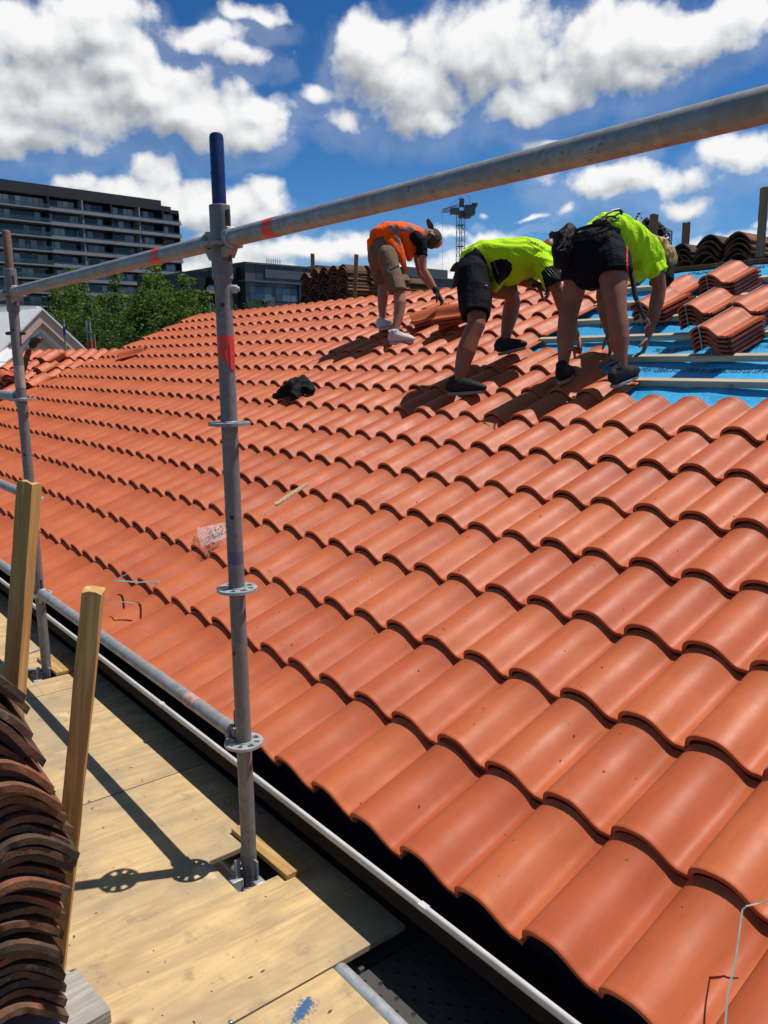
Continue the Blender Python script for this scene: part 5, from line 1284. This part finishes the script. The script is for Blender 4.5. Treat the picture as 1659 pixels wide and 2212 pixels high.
def head(mb, c, up_, fwd, s=1.0):
    u = Vector(up_).normalized(); f = Vector(fwd); f = (f-u*f.dot(u)).normalized(); sd = u.cross(f); c = Vector(c)
    def E(p, r, rr): ell(mb, [(p-u*r[2]*.55, r[0]*.86, r[1]*.86), (p, r[0], r[1]), (p+u*r[2]*.5, r[0]*.84, r[1]*.84)], ref=f, n=18)
    ell(mb, [(c-u*.035*s, .066*s, .078*s), (c+u*.01*s, .074*s, .093*s), (c+u*.045*s, .072*s, .088*s), (c+u*.075*s, .055*s, .066*s)], ref=f)      # cranium
    ell(mb, [(c-u*.115*s+f*.050*s, .026*s, .022*s), (c-u*.085*s+f*.040*s, .045*s, .042*s), (c-u*.045*s+f*.028*s, .060*s, .055*s)], ref=f)             # jaw
    ell(mb, [(c+u*.012*s+f*.082*s, .008*s, .008*s), (c-u*.018*s+f*.098*s, .011*s, .012*s), (c-u*.033*s+f*.100*s, .015*s, .010*s)], ref=f, n=10)       # nose
    ell(mb, [(c-sd*.028*s-u*.062*s+f*.082*s, .006*s, .006*s), (c-u*.060*s+f*.090*s, .009*s, .008*s), (c+sd*.028*s-u*.062*s+f*.082*s, .006*s, .006*s)], ref=u, n=8)  # lips
    ell(mb, [(c-sd*.040*s+u*.022*s+f*.078*s, .009*s, .008*s), (c+u*.020*s+f*.088*s, .008*s, .008*s), (c+sd*.040*s+u*.022*s+f*.078*s, .009*s, .008*s)], ref=u, n=8)  # brow
    for k in (-1, 1): ell(mb, [(c+sd*k*.074*s-u*.030*s, .008*s, .014*s), (c+sd*k*.080*s, .010*s, .020*s), (c+sd*k*.078*s+u*.020*s, .008*s, .014*s)], ref=f, n=10)    # ears
    return u, f, sd
def eyes(parent, c, u, f, sd, s=1.0):
    for k in (-1, 1):
        m = MB(); p = c+sd*k*.031*s+u*.002*s+f*.078*s; m.tube([p-f*.008, p, p+f*.006], [.009, .011, .006], 10); m.tube([p+f*.005, p+f*.0072], .005, 10, mi=1); m.build('eye', ['eye_white', 'black_plastic'], parent)
def shoe(par, ankle, heel, toe, mats, w=.047, seed=0):
    """upper with tongue, laces and heel tab, sole below; heel and toe are points on the ground"""
    hl, to, an = Vector(heel), Vector(toe), Vector(ankle); d = (to-hl).normalized(); L = (to-hl).length
    upv = (an-hl-d*(an-hl).dot(d)); upv = (upv*.5+_up).normalized(); upv = (upv-d*upv.dot(d)).normalized(); s_ = d.cross(upv); m = MB()
    P = lambda a, h: hl+d*a*L+upv*h
    ell(m, [(P(.05, 0.0610), .031, .042), (P(.15, 0.0683), .039, .050), (P(.32, 0.0683), .043, .052), (P(.50, 0.0586), .048, .045), (P(.70, 0.0512), .050, .037), (P(.87, 0.0439), .045, .031), (P(.96, 0.0390), .030, .022)], ref=upv, n=20)
    ell(m, [(P(.20, 0.0610), .037, .040), (P(.20, 0.1037), .036, .042), (P(.17, 0.1220), .035, .040)], cap=('round', 'flat'), ref=d, n=18)
    up_o = remesh_obj('shoe', m, mats[0], .0048, 4, parent=par)
    m = MB(); n = 20; out = []
    for k in range(n):
        a = 2*math.pi*k/n; x = .5+.505*math.cos(a); ww = w*(.74+.18*x)*(1 if x < .8 else 1); out.append((x*L, ww*math.sin(a)*abs(math.sin(a))**-.25 if abs(math.sin(a)) > .01 else 0))
    m.prism(out, hl-upv*.004, d, s_, upv, .022); so = m.build('sole', mats[1], up_o, 50, bevel=.005)
    m = MB()
    for k in range(5):
        q = P(.36+.07*k, .121-.008*k); m.tube([q-s_*.021, q+upv*.003, q+s_*.021], .0032, 6)
    m.tube([P(.34, 0.1232), P(.33, 0.1415)+s_*.012, P(.37, 0.1257)+s_*.025], .0028, 6); m.tube([P(.34, 0.1232), P(.32, 0.1391)-s_*.014, P(.36, 0.1244)-s_*.027], .0028, 6)
    m.build('laces', mats[2], up_o)
    m = MB(); b0 = P(.18, 0.1037); aa = (an-b0).normalized(); ell(m, [(b0, .034, .040), (b0+aa*.035, .031, .036), (b0+aa*.055, .031, .035)], cap='flat', ref=d); remesh_obj('sock', m, mats[3], .005, 2, parent=par, disp=lambda co, n_: .0012*math.sin(co.z*420))
    return up_o
def recolour(o, idx, poly, near=None):
    """gives another cloth to the faces of a garment inside a patch outlined as seen in the photo"""
    for p in o.data.polygons:
        x, y, z = px_of(p.center); ins = False; j = len(poly)-1
        for i in range(len(poly)):
            if (poly[i][1] > y) != (poly[j][1] > y) and x < (poly[j][0]-poly[i][0])*(y-poly[i][1])/(poly[j][1]-poly[i][1]+1e-9)+poly[i][0]: ins = not ins
            j = i
        if ins and (near is None or z < near): p.material_index = idx
def body(parent, chains, hands=(), heads=(), mat='skin_tanned', voxel=.0052):
    m = MB()
    for c in chains: chain(m, c)
    for h in hands: hand(m, *h[0], **h[1])
    for h in heads: head(m, *h)
    return remesh_obj('body', m, mat, voxel, 4, parent=parent)
def garment(name, parent, chains, mats, voxel=.007, smooth=5, amp=.006, scale=11, seed=1, stretch=(1, 1, 1), caps=None, axis=None):
    m = MB()
    for k, c in enumerate(chains): chain(m, c, cap=(caps[k] if caps else 'round'))
    return remesh_obj(name, m, mats, voxel, smooth, parent=parent, disp=folds(scale, amp, stretch, seed, axis))

# ---------------- worker in the orange vest
D1, D1L, D1M = 7.50, 8.10, 7.80
w1 = thing('person', on_roof(850, 728, .05), 'roofer in an orange vest, khaki shorts and olive cap setting tiles with a black glove', 'person', 'roofers at work')
hc1 = at(930, 514, D1M-.05); hu1 = (LF*.80 - _up*.50 + BK*.1); hf1 = (-_up*.80 - LF*.45 - BK*.35)
body(w1, [[(822, 545, D1M, .09, .12), (830, 525, D1M, .085, .13), (855, 511, D1M, .085, .13), (885, 508, D1M-.02, .085, .14), (900, 514, D1M-.03, .06, .12)],
          [(900, 513, D1M-.03, .05), (920, 514, D1M-.04, .048)],
          [(834, 552, D1+.14, .075), (848, 590, D1+.08, .068), (862, 632, D1+.05, .056), (864, 655, D1+.03, .057), (861, 683, D1+.02, .046), (854, 712, D1, .033)],
          [(814, 550, D1L-.16, .072), (822, 585, D1L-.10, .064), (828, 617, D1L-.05, .054), (827, 640, D1L-.03, .056), (826, 665, D1L-.01, .044), (827, 690, D1L, .032)],
          [(908, 520, D1M-.17, .050), (913, 550, D1M-.17, .040), (914, 580, D1M-.16, .034), (928, 605, D1M-.15, .034), (941, 626, D1M-.15, .023)],
          [(900, 522, D1M+.16, .048), (902, 560, D1M+.16, .038), (908, 590, D1M+.14, .033), (928, 615, D1M+.08, .030), (946, 630, D1M+.02, .022)]],
     hands=[((at(946, 632, D1M+.01), LF*.5-_up*.8, LF*.6+_up*.4), dict(curl=.7))], heads=[(hc1, hu1, hf1)], mat='skin_fair')
u_, f_, s_ = Vector(hu1).normalized(), None, None
f_ = (hf1-u_*hf1.dot(u_)).normalized(); s_ = u_.cross(f_); eyes(w1, hc1, u_, f_, s_)
m = MB(); hand(m, at(942, 628, D1M-.15), LF*.50-_up*.85, LF*.75+_up*.4-BK*.2, 1.12, .55, .2, 1)
ell(m, [(at(938, 622, D1M-.15), .028, .028), (at(944, 632, D1M-.15), .032, .030)], cap='flat'); remesh_obj('glove', m, 'glove_black', .0052, 3, parent=w1)
sh1 = garment('shorts', w1, [[(838, 518, D1M, .10, .15), (824, 535, D1M, .125, .175), (822, 556, D1M, .122, .17)],
                             [(836, 552, D1+.13, .098, .10), (846, 588, D1+.09, .088, .092), (858, 622, D1+.05, .084, .088), (860, 630, D1+.05, .084, .088)],
                             [(812, 548, D1L-.15, .090, .10), (819, 580, D1L-.10, .080, .088), (826, 612, D1L-.05, .078, .080)]],
              ['khaki', 'charcoal_cloth'], caps=['round', ('round', 'flat'), ('round', 'flat')], amp=.009, scale=9, seed=2)
recolour(sh1, 1, [(841, 582), (861, 573), (862, 577), (842, 586)])
vest = garment('vest', w1, [[(802, 530, D1M, .035, .16), (812, 516, D1M, .075, .185), (832, 507, D1M, .095, .20), (860, 506, D1M, .100, .20), (885, 510, D1M-.01, .100, .195), (903, 514, D1M-.02, .080, .17)],
                            [(842, 500, D1M-.13, .075, .045), (850, 518, D1M-.165, .070, .036), (860, 540, D1M-.18, .052, .026), (870, 562, D1M-.18, .032, .018), (878, 588, D1M-.17, .009, .008)],
                            [(880, 520, D1M-.10, .075, .06), (885, 545, D1M-.08, .050, .06), (884, 560, D1M-.05, .02, .05)],
                            [(806, 522, D1M+.10, .06, .02), (803, 550, D1M+.20, .04, .012), (812, 580, D1M+.22, .022, .008), (820, 598, D1M+.2, .008, .006)]],
               ['hi_vis_orange', 'reflective_grey', 'dark_navy'], .0065, 4, amp=.013, scale=11, seed=6, axis=(LF*.55-_up*.83))
recolour(vest, 1, [(838, 486), (849, 484), (858, 497), (864, 512), (867, 538), (862, 536), (857, 515), (849, 500)])
recolour(vest, 1, [(849, 490), (874, 492), (886, 486), (895, 492), (880, 499), (856, 500)]); recolour(vest, 1, [(884, 484), (892, 486), (901, 500), (897, 504)])
garment('tee_shirt', w1, [[(897, 512, D1M-.14, .062, .07), (909, 522, D1M-.17, .058, .062), (912, 546, D1M-.17, .050, .052), (912, 554, D1M-.17, .052, .054)], [(895, 512, D1M, .085, .17), (908, 515, D1M-.02, .068, .13)], [(894, 514, D1M+.14, .058, .06), (899, 550, D1M+.16, .05, .05)]],
        ['navy_cloth'], caps=[('round', 'flat'), 'round', ('round', 'flat')], amp=.006, seed=3, scale=12)
# cap, worn backwards: crown over the skull, brim over the nape
m = MB(); c = hc1; ell(m, [(c-u_*.012-f_*.004, .084, .100), (c+u_*.030-f_*.004, .084, .100), (c+u_*.068-f_*.004, .074, .088), (c+u_*.094-f_*.004, .048, .058), (c+u_*.104, .012, .014)], cap='flat', ref=f_, n=24)
br = (u_*.55+s_*.83).normalized()
ell(m, [(c-f_*.070-u_*.025, .064, .011), (c-f_*.100-u_*.050, .064, .013), (c-f_*.122-u_*.082, .050, .012)], ref=(u_+f_*-.4), n=20)
cp_ = remesh_obj('cap', m, 'cap_olive', .0045, 3, parent=w1)
m = MB(); ell(m, [(hc1-u_*.06-f_*.03, .055, .055), (hc1-u_*.012-f_*.008, .080, .092)], ref=f_, cap='flat'); remesh_obj('hair', m, 'hair_dark', .006, 2, parent=w1)
shoe(w1, at(853, 715, D1), at(862-20, 746, D1+.02)+V(0, 0, .006), at(893, 741, D1-.12)+V(0, 0, .0), ['shoe_white', 'sole_white', 'white_knit', 'white_knit'])
shoe(w1, at(827, 692, D1L), at(819, 716, D1L)+V(0, 0, .0), at(846, 709, D1L-.1), ['shoe_white', 'sole_white', 'white_knit', 'white_knit'])

# ---------------- middle worker, yellow shirt and black shorts
D2, D2F, D2M = 5.55, 6.02, 5.80
w2 = thing('person', on_roof(1040, 800, .05), 'middle roofer in a yellow shirt with black side panel and black shorts, lunging forward', 'person', 'roofers at work')
hc2 = at(1194, 542, D2M-.05); hu2 = (LF*.85-_up*.35+BK*.2); hf2 = (-_up*.9-LF*.35)
body(w2, [[(1030, 577, D2M, .085, .13), (1055, 566, D2M, .085, .13), (1090, 566, D2M, .10, .14), (1130, 563, D2M, .10, .15), (1162, 564, D2M, .08, .14)],
          [(1165, 556, D2M-.02, .06), (1186, 549, D2M-.04, .055)],
          [(1024, 590, D2+.12, .082), (1027, 630, D2+.07, .076), (1030, 680, D2+.02, .066), (1029, 702, D2, .062), (1018, 726, D2, .062), (1007, 758, D2, .066), (998, 792, D2, .050), (990, 822, D2, .037)],
          [(1044, 602, D2F-.05, .08), (1070, 622, D2F-.12, .078), (1104, 632, D2F-.10, .064), (1107, 652, D2F-.05, .060), (1101, 684, D2F, .060), (1095, 712, D2F, .044), (1091, 738, D2F, .034)],
          [(1172, 572, D2M-.20, .058), (1188, 598, D2M-.22, .050), (1203, 625, D2M-.22, .044), (1213, 658, D2M-.18, .040), (1228, 690, D2M-.12, .040), (1245, 722, D2M-.08, .026)],
          [(1165, 582, D2M+.15, .055), (1140, 598, D2M+.16, .046), (1120, 605, D2M+.12, .042), (1140, 610, D2M+.0, .038), (1157, 614, D2M-.06, .028)]],
     hands=[((at(1247, 726, D2M-.07), LF*.25-_up*.95, LF*.8+BK*.1), dict(curl=.5)), ((at(1158, 614, D2M-.06), LF*.9-_up*.35, _up*.7-BK*.6), dict(curl=1.15, size=1.05))], heads=[(hc2, hu2, hf2)], mat='skin_tanned')
shirt2 = garment('shirt', w2, [[(1014, 562, D2M, .075, .17), (1040, 556, D2M, .115, .195), (1070, 562, D2M, .145, .205), (1098, 566, D2M, .158, .21), (1132, 562, D2M, .150, .215), (1160, 561, D2M-.01, .120, .20), (1180, 562, D2M-.02, .085, .16)],
                               [(1172, 566, D2M-.19, .072, .075), (1186, 592, D2M-.22, .076, .078), (1197, 614, D2M-.22, .074, .076)],
                               [(1166, 575, D2M+.16, .07, .07), (1142, 596, D2M+.17, .062, .065)],
                               [(1080, 590, D2M-.06, .06, .12), (1074, 612, D2M-.08, .035, .10), (1072, 624, D2M-.08, .012, .07)]],
                 ['hi_vis_yellow', 'charcoal_cloth'], .0065, 4, amp=.013, scale=11, seed=12, axis=(LF*.95-_up*.3).normalized(), caps=['round', ('round', 'flat'), ('round', 'flat'), 'round'])
recolour(shirt2, 1, [(1058, 568), (1070, 562), (1082, 559), (1095, 560), (1105, 570), (1107, 582), (1100, 596), (1086, 608), (1078, 617), (1070, 606), (1064, 590)], near=D2M*KP)
recolour(shirt2, 1, [(1169, 588), (1180, 577), (1194, 573), (1225, 580), (1235, 640), (1180, 630)])
# small print on the back of the shirt
m = MB(); rs = random.Random(8)
dg = bpy.context.evaluated_depsgraph_get()
def on_mesh(o, px_, py_):
    ok, loc, nr, _ = o.ray_cast(CAM, ray(px_, py_).normalized()); return (loc, nr) if ok else (None, None)
def strokes(o, segs, r=.0022):
    mb = MB(); bpy.context.view_layer.update()
    for s__ in segs:
        P_ = []
        for (x, y) in s__:
            l, n_ = on_mesh(o, x, y)
            if l is not None: P_.append(l+n_*.0015)
        if len(P_) > 1: mb.tube(P_, r, 5)
    return mb
sg = []
for k in range(13):
    x, y = 1139+k*3.0, 516+k*1.55+rs.uniform(-.6, .6)*2; hgt_ = rs.uniform(3.5, 6)
    sg.append([(x, y), (x+rs.uniform(-1.2, 1.5), y+hgt_*.5), (x+rs.uniform(-1, 1), y+hgt_)])
    if k % 2: sg.append([(x, y+hgt_*.5), (x+2.2, y+hgt_*.6)])
sg.append([(1140+t*4, 526+t*2.4) for t in range(9)])
mb = strokes(shirt2, sg, .0018)
if mb.v: mb.build('shirt_print', 'dark_navy', shirt2)
mb = strokes(shirt2, [[(1177, 583), (1188, 596), (1204, 612)], [(1182, 580), (1194, 594), (1209, 609)], [(1188, 579), (1199, 591), (1212, 604)]], .0016)
if mb.v: mb.build('sleeve_piping', 'white_knit', shirt2)
mb = strokes(shirt2, [[(1067, 563), (1070, 575), (1076, 590), (1079, 612)]], .004)
if mb.v: mb.build('shirt_piping', 'reflective_grey', shirt2)
sh2 = garment('shorts', w2, [[(1052, 560, D2M, .085, .15), (1030, 566, D2M, .112, .19), (1018, 584, D2M, .112, .19), (1022, 604, D2M-.02, .11, .185)],
                             [(1020, 590, D2+.13, .118, .12), (1025, 630, D2+.09, .112, .115), (1027, 664, D2+.05, .108, .11), (1027, 682, D2+.03, .104, .107)],
                             [(1036, 600, D2F-.10, .10, .11), (1062, 622, D2F-.13, .094, .10)]],
              ['navy_cloth', 'black_cloth'], caps=['round', ('round', 'flat'), ('round', 'flat')], amp=.013, scale=9, seed=22, axis=_up.copy())
m = MB(); q_ = on_mesh(sh2, 1048, 618)
bpy.context.view_layer.update(); q_, qn = on_mesh(sh2, 1049, 617)
if q_ is not None:
    m.box(q_+qn*.003, (.018, .018, .006)); m.build('pocket_logo', 'white_knit', sh2, bevel=.002)
m = MB(); u2 = Vector(hu2).normalized(); f2 = (hf2-u2*hf2.dot(u2)).normalized(); c = hc2
ell(m, [(c-u2*.030-f2*.006, .083, .098), (c+u2*.030-f2*.004, .084, .100), (c+u2*.070-f2*.004, .072, .086), (c+u2*.096-f2*.004, .046, .056)], cap=('flat', 'round'), ref=f2, n=24)
ell(m, [(c+f2*.08+u2*.012, .064, .006), (c+f2*.13+u2*.008, .064, .005), (c+f2*.165-u2*.004, .045, .005)], ref=u2, n=20); remesh_obj('cap', m, 'charcoal_cloth', .005, 3, parent=w2)
shoe(w2, at(989, 832, D2), at(968, 855, D2+.06)+V(0, 0, .004), at(1047, 850, D2-.10)+V(0, 0, .004), ['shoe_black', 'sole_grey', 'grey_cloth', 'white_knit'], .052)
shoe(w2, at(1090, 746, D2F), at(1076, 769, D2F+.04)+V(0, 0, .004), at(1136, 756, D2F-.06)+V(0, 0, .010), ['shoe_black', 'sole_grey', 'grey_cloth', 'white_knit'], .052)
hm = thing('claw_hammer', at(1178, 620, D2M-.12), 'dark hammer in the hand of the middle roofer, its curved head on the tiles', 'hammer')
m = MB(); m.tube([at(1150, 618, D2M-.09), at(1172, 612, D2M-.12), at(1184, 610, D2M-.13)], [.013, .012, .010], 12); m.build('handle', 'leather_black', hm)
m = MB(); m.tube([at(1183, 607, D2M-.13), at(1185, 618, D2M-.13), at(1183, 630, D2M-.13), at(1176, 637, D2M-.12)], [.009, .012, .010, .006], 12); m.tube([at(1183, 607, D2M-.13), at(1184, 602, D2M-.13)], [.014, .015], 14); m.build('hammer_head', 'tool_steel', hm)

# ---------------- right worker, seen from behind
D3, D3R, D3L = 4.95, 4.78, 5.08
w3 = thing('person', on_roof(1280, 815, .05), 'blond roofer in a yellow shirt and orange-striped black shorts bent double, seen from behind', 'person', 'roofers at work')
hc3 = at(1428, 560, 5.36); hu3 = (LF*.45-_up*.75+BK*.35); hf3 = (-BK*.55-LF*.5-_up*.5)
body(w3, [[(1290, 560, D3+.02, .12, .08), (1294, 522, D3+.04, .11, .085), (1312, 504, D3+.07, .095, .09), (1345, 517, D3+.14, .095, .10), (1380, 546, D3+.24, .10, .11), (1400, 565, D3+.32, .075, .10)],
          [(1400, 562, D3+.34, .05), (1416, 562, D3+.40, .048)],
          [(1248, 568, D3L-.03, .078), (1243, 612, D3L-.02, .074), (1234, 655, D3L, .063), (1227, 684, D3L, .060), (1226, 705, D3L, .062), (1223, 733, D3L, .060), (1219, 765, D3L, .041), (1216, 792, D3L, .031)],
          [(1320, 562, D3R+.10, .082), (1325, 602, D3R+.05, .085), (1328, 640, D3R+.02, .069), (1333, 678, D3R, .058), (1336, 705, D3R, .061), (1338, 732, D3R, .058), (1341, 765, D3R, .040), (1343, 792, D3R, .031)],
          [(1405, 562, D3+.22, .056), (1420, 590, D3+.20, .048), (1424, 622, D3+.22, .044), (1419, 650, D3+.23, .046), (1410, 690, D3+.24, .037), (1401, 722, D3+.25, .024)],
          [(1385, 560, D3+.42, .055), (1340, 590, D3+.48, .045), (1302, 612, D3+.50, .041), (1301, 640, D3+.50, .043), (1305, 680, D3+.52, .035), (1312, 715, D3+.54, .024)]],
     hands=[((at(1400, 724, D3+.25), -LF*.22-_up*.97, LF*.9-BK*.3), dict(curl=.55, spread=.25, size=1.06)), ((at(1313, 719, D3+.54), LF*.30-_up*.95, -BK*.5+LF*.7), dict(curl=.35, size=1.05))], heads=[(hc3, hu3, hf3)], mat='skin_tanned')
shirt3 = garment('shirt', w3, [[(1278, 503, D3+.02, .055, .10), (1300, 497, D3+.03, .086, .135), (1324, 499, D3+.06, .104, .14), (1349, 518, D3+.13, .116, .15), (1378, 545, D3+.22, .126, .155), (1400, 568, D3+.28, .09, .13)],
                               [(1403, 560, D3+.22, .068, .072), (1415, 580, D3+.20, .066, .072), (1423, 592, D3+.20, .063, .07)],
                               [(1382, 570, D3+.22, .09, .13), (1376, 596, D3+.22, .055, .11)], [(1385, 560, D3+.40, .07, .07), (1355, 585, D3+.45, .062, .065)]],
                 ['hi_vis_yellow'], .0062, 3, amp=.017, scale=12, seed=31, axis=(LF*.35-_up*.94), caps=['round', ('round', 'flat'), ('round', 'flat'), ('round', 'flat')])
sh3 = garment('shorts', w3, [[(1299, 503, D3, .095, .11), (1296, 520, D3, .148, .14), (1290, 540, D3, .172, .150), (1286, 572, D3, .170, .145)],
                             [(1250, 560, D3L-.05, .102, .115), (1246, 585, D3L-.04, .092, .105), (1245, 604, D3L-.03, .088, .10)],
                             [(1318, 560, D3R+.09, .114, .12), (1324, 582, D3R+.06, .106, .112), (1326, 596, D3R+.05, .104, .11)]],
              ['navy_cloth', 'orange_stripe'], .0062, caps=['round', ('round', 'flat'), ('round', 'flat')], amp=.012, scale=9, seed=33, axis=_up.copy())
recolour(sh3, 1, [(1349, 512), (1352, 511), (1357, 535), (1356, 560), (1357, 580), (1359, 598), (1356, 598), (1354, 580), (1353, 560), (1354, 537)])
recolour(sh3, 1, [(1348, 503), (1351, 503), (1351, 509), (1348, 509)])
m = MB(); u3 = Vector(hu3).normalized(); f3 = (hf3-u3*hf3.dot(u3)).normalized(); c = hc3
ell(m, [(c-u3*.085-f3*.035, .065, .05), (c-u3*.03-f3*.022, .088, .092), (c+u3*.03-f3*.012, .090, .104), (c+u3*.075-f3*.006, .070, .084), (c+u3*.10, .03, .04)], ref=f3)
ell(m, [(c-u3*.09-f3*.05, .06, .04), (c-u3*.03-f3*.085+LF*.01, .05, .03), (at(1413, 520, 5.34), .04, .035), (at(1404, 512, 5.30), .02, .02)], ref=f3)
remesh_obj('hair', m, 'hair_blond', .005, 2, parent=w3, disp=folds(26, .007, (1, 1, .4), 5))
m = MB(); ell(m, [(c+u3*.055+f3*.005, .086, .100), (c+u3*.085, .070, .085), (c+u3*.108, .03, .04)], cap=('flat', 'round'), ref=f3)
ell(m, [(c+u3*.07+f3*.09, .060, .006), (c+u3*.075+f3*.15, .055, .005)], ref=u3); ell(m, [(at(1437, 558, 5.25), .018, .02), (at(1446, 580, 5.22), .030, .03), (at(1445, 602, 5.2), .034, .03), (at(1436, 614, 5.2), .028, .02)])
remesh_obj('cap', m, 'charcoal_cloth', .005, 2, parent=w3)
shoe(w3, at(1216, 800, D3L), at(1209, 830, D3L-.06), at(1232, 812, D3L+.17), ['shoe_black', 'sole_grey', 'grey_cloth', 'charcoal_cloth'], .050)
shoe(w3, at(1343, 802, D3R), at(1322, 838, D3R-.04), at(1376, 812, D3R+.16), ['shoe_black', 'sole_grey', 'grey_cloth', 'charcoal_cloth'], .050)
# belt, pouch, strap loop and pry bar: they hang on the worker
belt = thing('tool_belt', at(1290, 500, D3), 'black tool belt with a bulky pouch and strap loops on the rightmost roofer', 'tool belt')
m = MB(); bp = [(1236, 512, D3+.02), (1250, 496, D3-.09), (1280, 487, D3-.14), (1310, 486, D3-.14), (1338, 498, D3-.08), (1352, 516, D3+.03)]
bpy.context.view_layer.update()
BP = [at(*p) for p in bp]; c_b = at(1293, 495, D3)
m = MB()
for a, b in zip(BP[:-1], BP[1:]):
    dd = (b-a).normalized(); hh_ = _up*.011; oo = (a-c_b).normalized()*.004; m.add([a-hh_, b-hh_, b+hh_, a+hh_, a-hh_+oo, b-hh_+oo, b+hh_+oo, a+hh_+oo], [(0, 1, 2, 3), (7, 6, 5, 4), (0, 4, 5, 1), (1, 5, 6, 2), (2, 6, 7, 3), (3, 7, 4, 0)])
m.build('belt', 'leather_black', belt)
m = MB(); ell(m, [(at(1232, 498, D3), .045, .04), (at(1222, 512, D3), .068, .055), (at(1217, 540, D3), .072, .06), (at(1214, 565, D3), .055, .05)], cap=('round', 'round'))
po = remesh_obj('pouch', m, 'leather_black', .006, 3, parent=belt, disp=folds(14, .008, seed=44))
m = MB(); m.tube([at(1226, 492, D3-.07), at(1218, 520, D3-.08), at(1208, 535, D3-.07), at(1203, 537, D3-.06)], .004, 6); m.tube([at(1222, 536, D3-.08), at(1214, 541, D3-.08), at(1206, 540, D3-.07)], .003, 6); m.build('pouch_trim', 'reflective_grey', po)
m = MB(); m.tube([at(1186, 510, D3+.05), at(1214, 503, D3+.03)], .020, 4); m.tube([at(1199, 507, D3+.04), at(1199, 522, D3+.04)], .016, 4); m.tube([at(1193, 505, D3+.04), at(1193, 500, D3+.04)], .012, 6); m.build('tool_head', 'black_plastic', belt, bevel=.002)
m = MB(); rs = random.Random(2)
m.tube([at(1303, 472, D3-.10), at(1312, 462, D3-.10), at(1324, 455, D3-.08), at(1338, 453, D3-.06), at(1343, 458, D3-.05), at(1340, 466, D3-.05), at(1335, 463, D3-.05)], [.007, .006, .007, .010, .012, .009, .008], 8)
m.tube([at(1298, 478, D3-.13), at(1310, 468, D3-.12), at(1326, 467, D3-.10), at(1334, 474, D3-.09), at(1322, 478, D3-.12)], .006, 8); m.tube([at(1340, 466, D3-.06), at(1336, 474, D3-.08)], .008, 6)
m.build('strap_loop', 'black_plastic', belt)
m = MB()
for (x, y) in ((1304, 474), (1312, 475), (1320, 473), (1336, 477)): m.tube([at(x, y, D3-.145), at(x+2.5, y+.5, D3-.145)], .006, 8)
m.build('buckle', 'screw_steel', belt)
pry = thing('pry_bar', at(1380, 640, D3-.05), 'long black tool with a brass tip hanging beside the bare arm of the rightmost roofer', 'pry bar')
m = MB(); m.tube([at(1361, 575, D3-.02), at(1366, 600, D3-.04), at(1372, 640, D3-.05), at(1386, 675, D3-.05), at(1394, 690, D3-.05)], [.012, .017, .015, .014, .012], 12); m.build('shaft', 'black_plastic', pry)
m = MB(); m.tube([at(1394, 688, D3-.05), at(1400, 692, D3-.05), at(1403, 700, D3-.05), at(1397, 704, D3-.05), at(1391, 710, D3-.05)], [.009, .009, .008, .006, .004], 8); m.tube([at(1376, 650, D3-.05), at(1377, 653, D3-.05)], .0155, 12); m.build('tip', 'brass', pry)
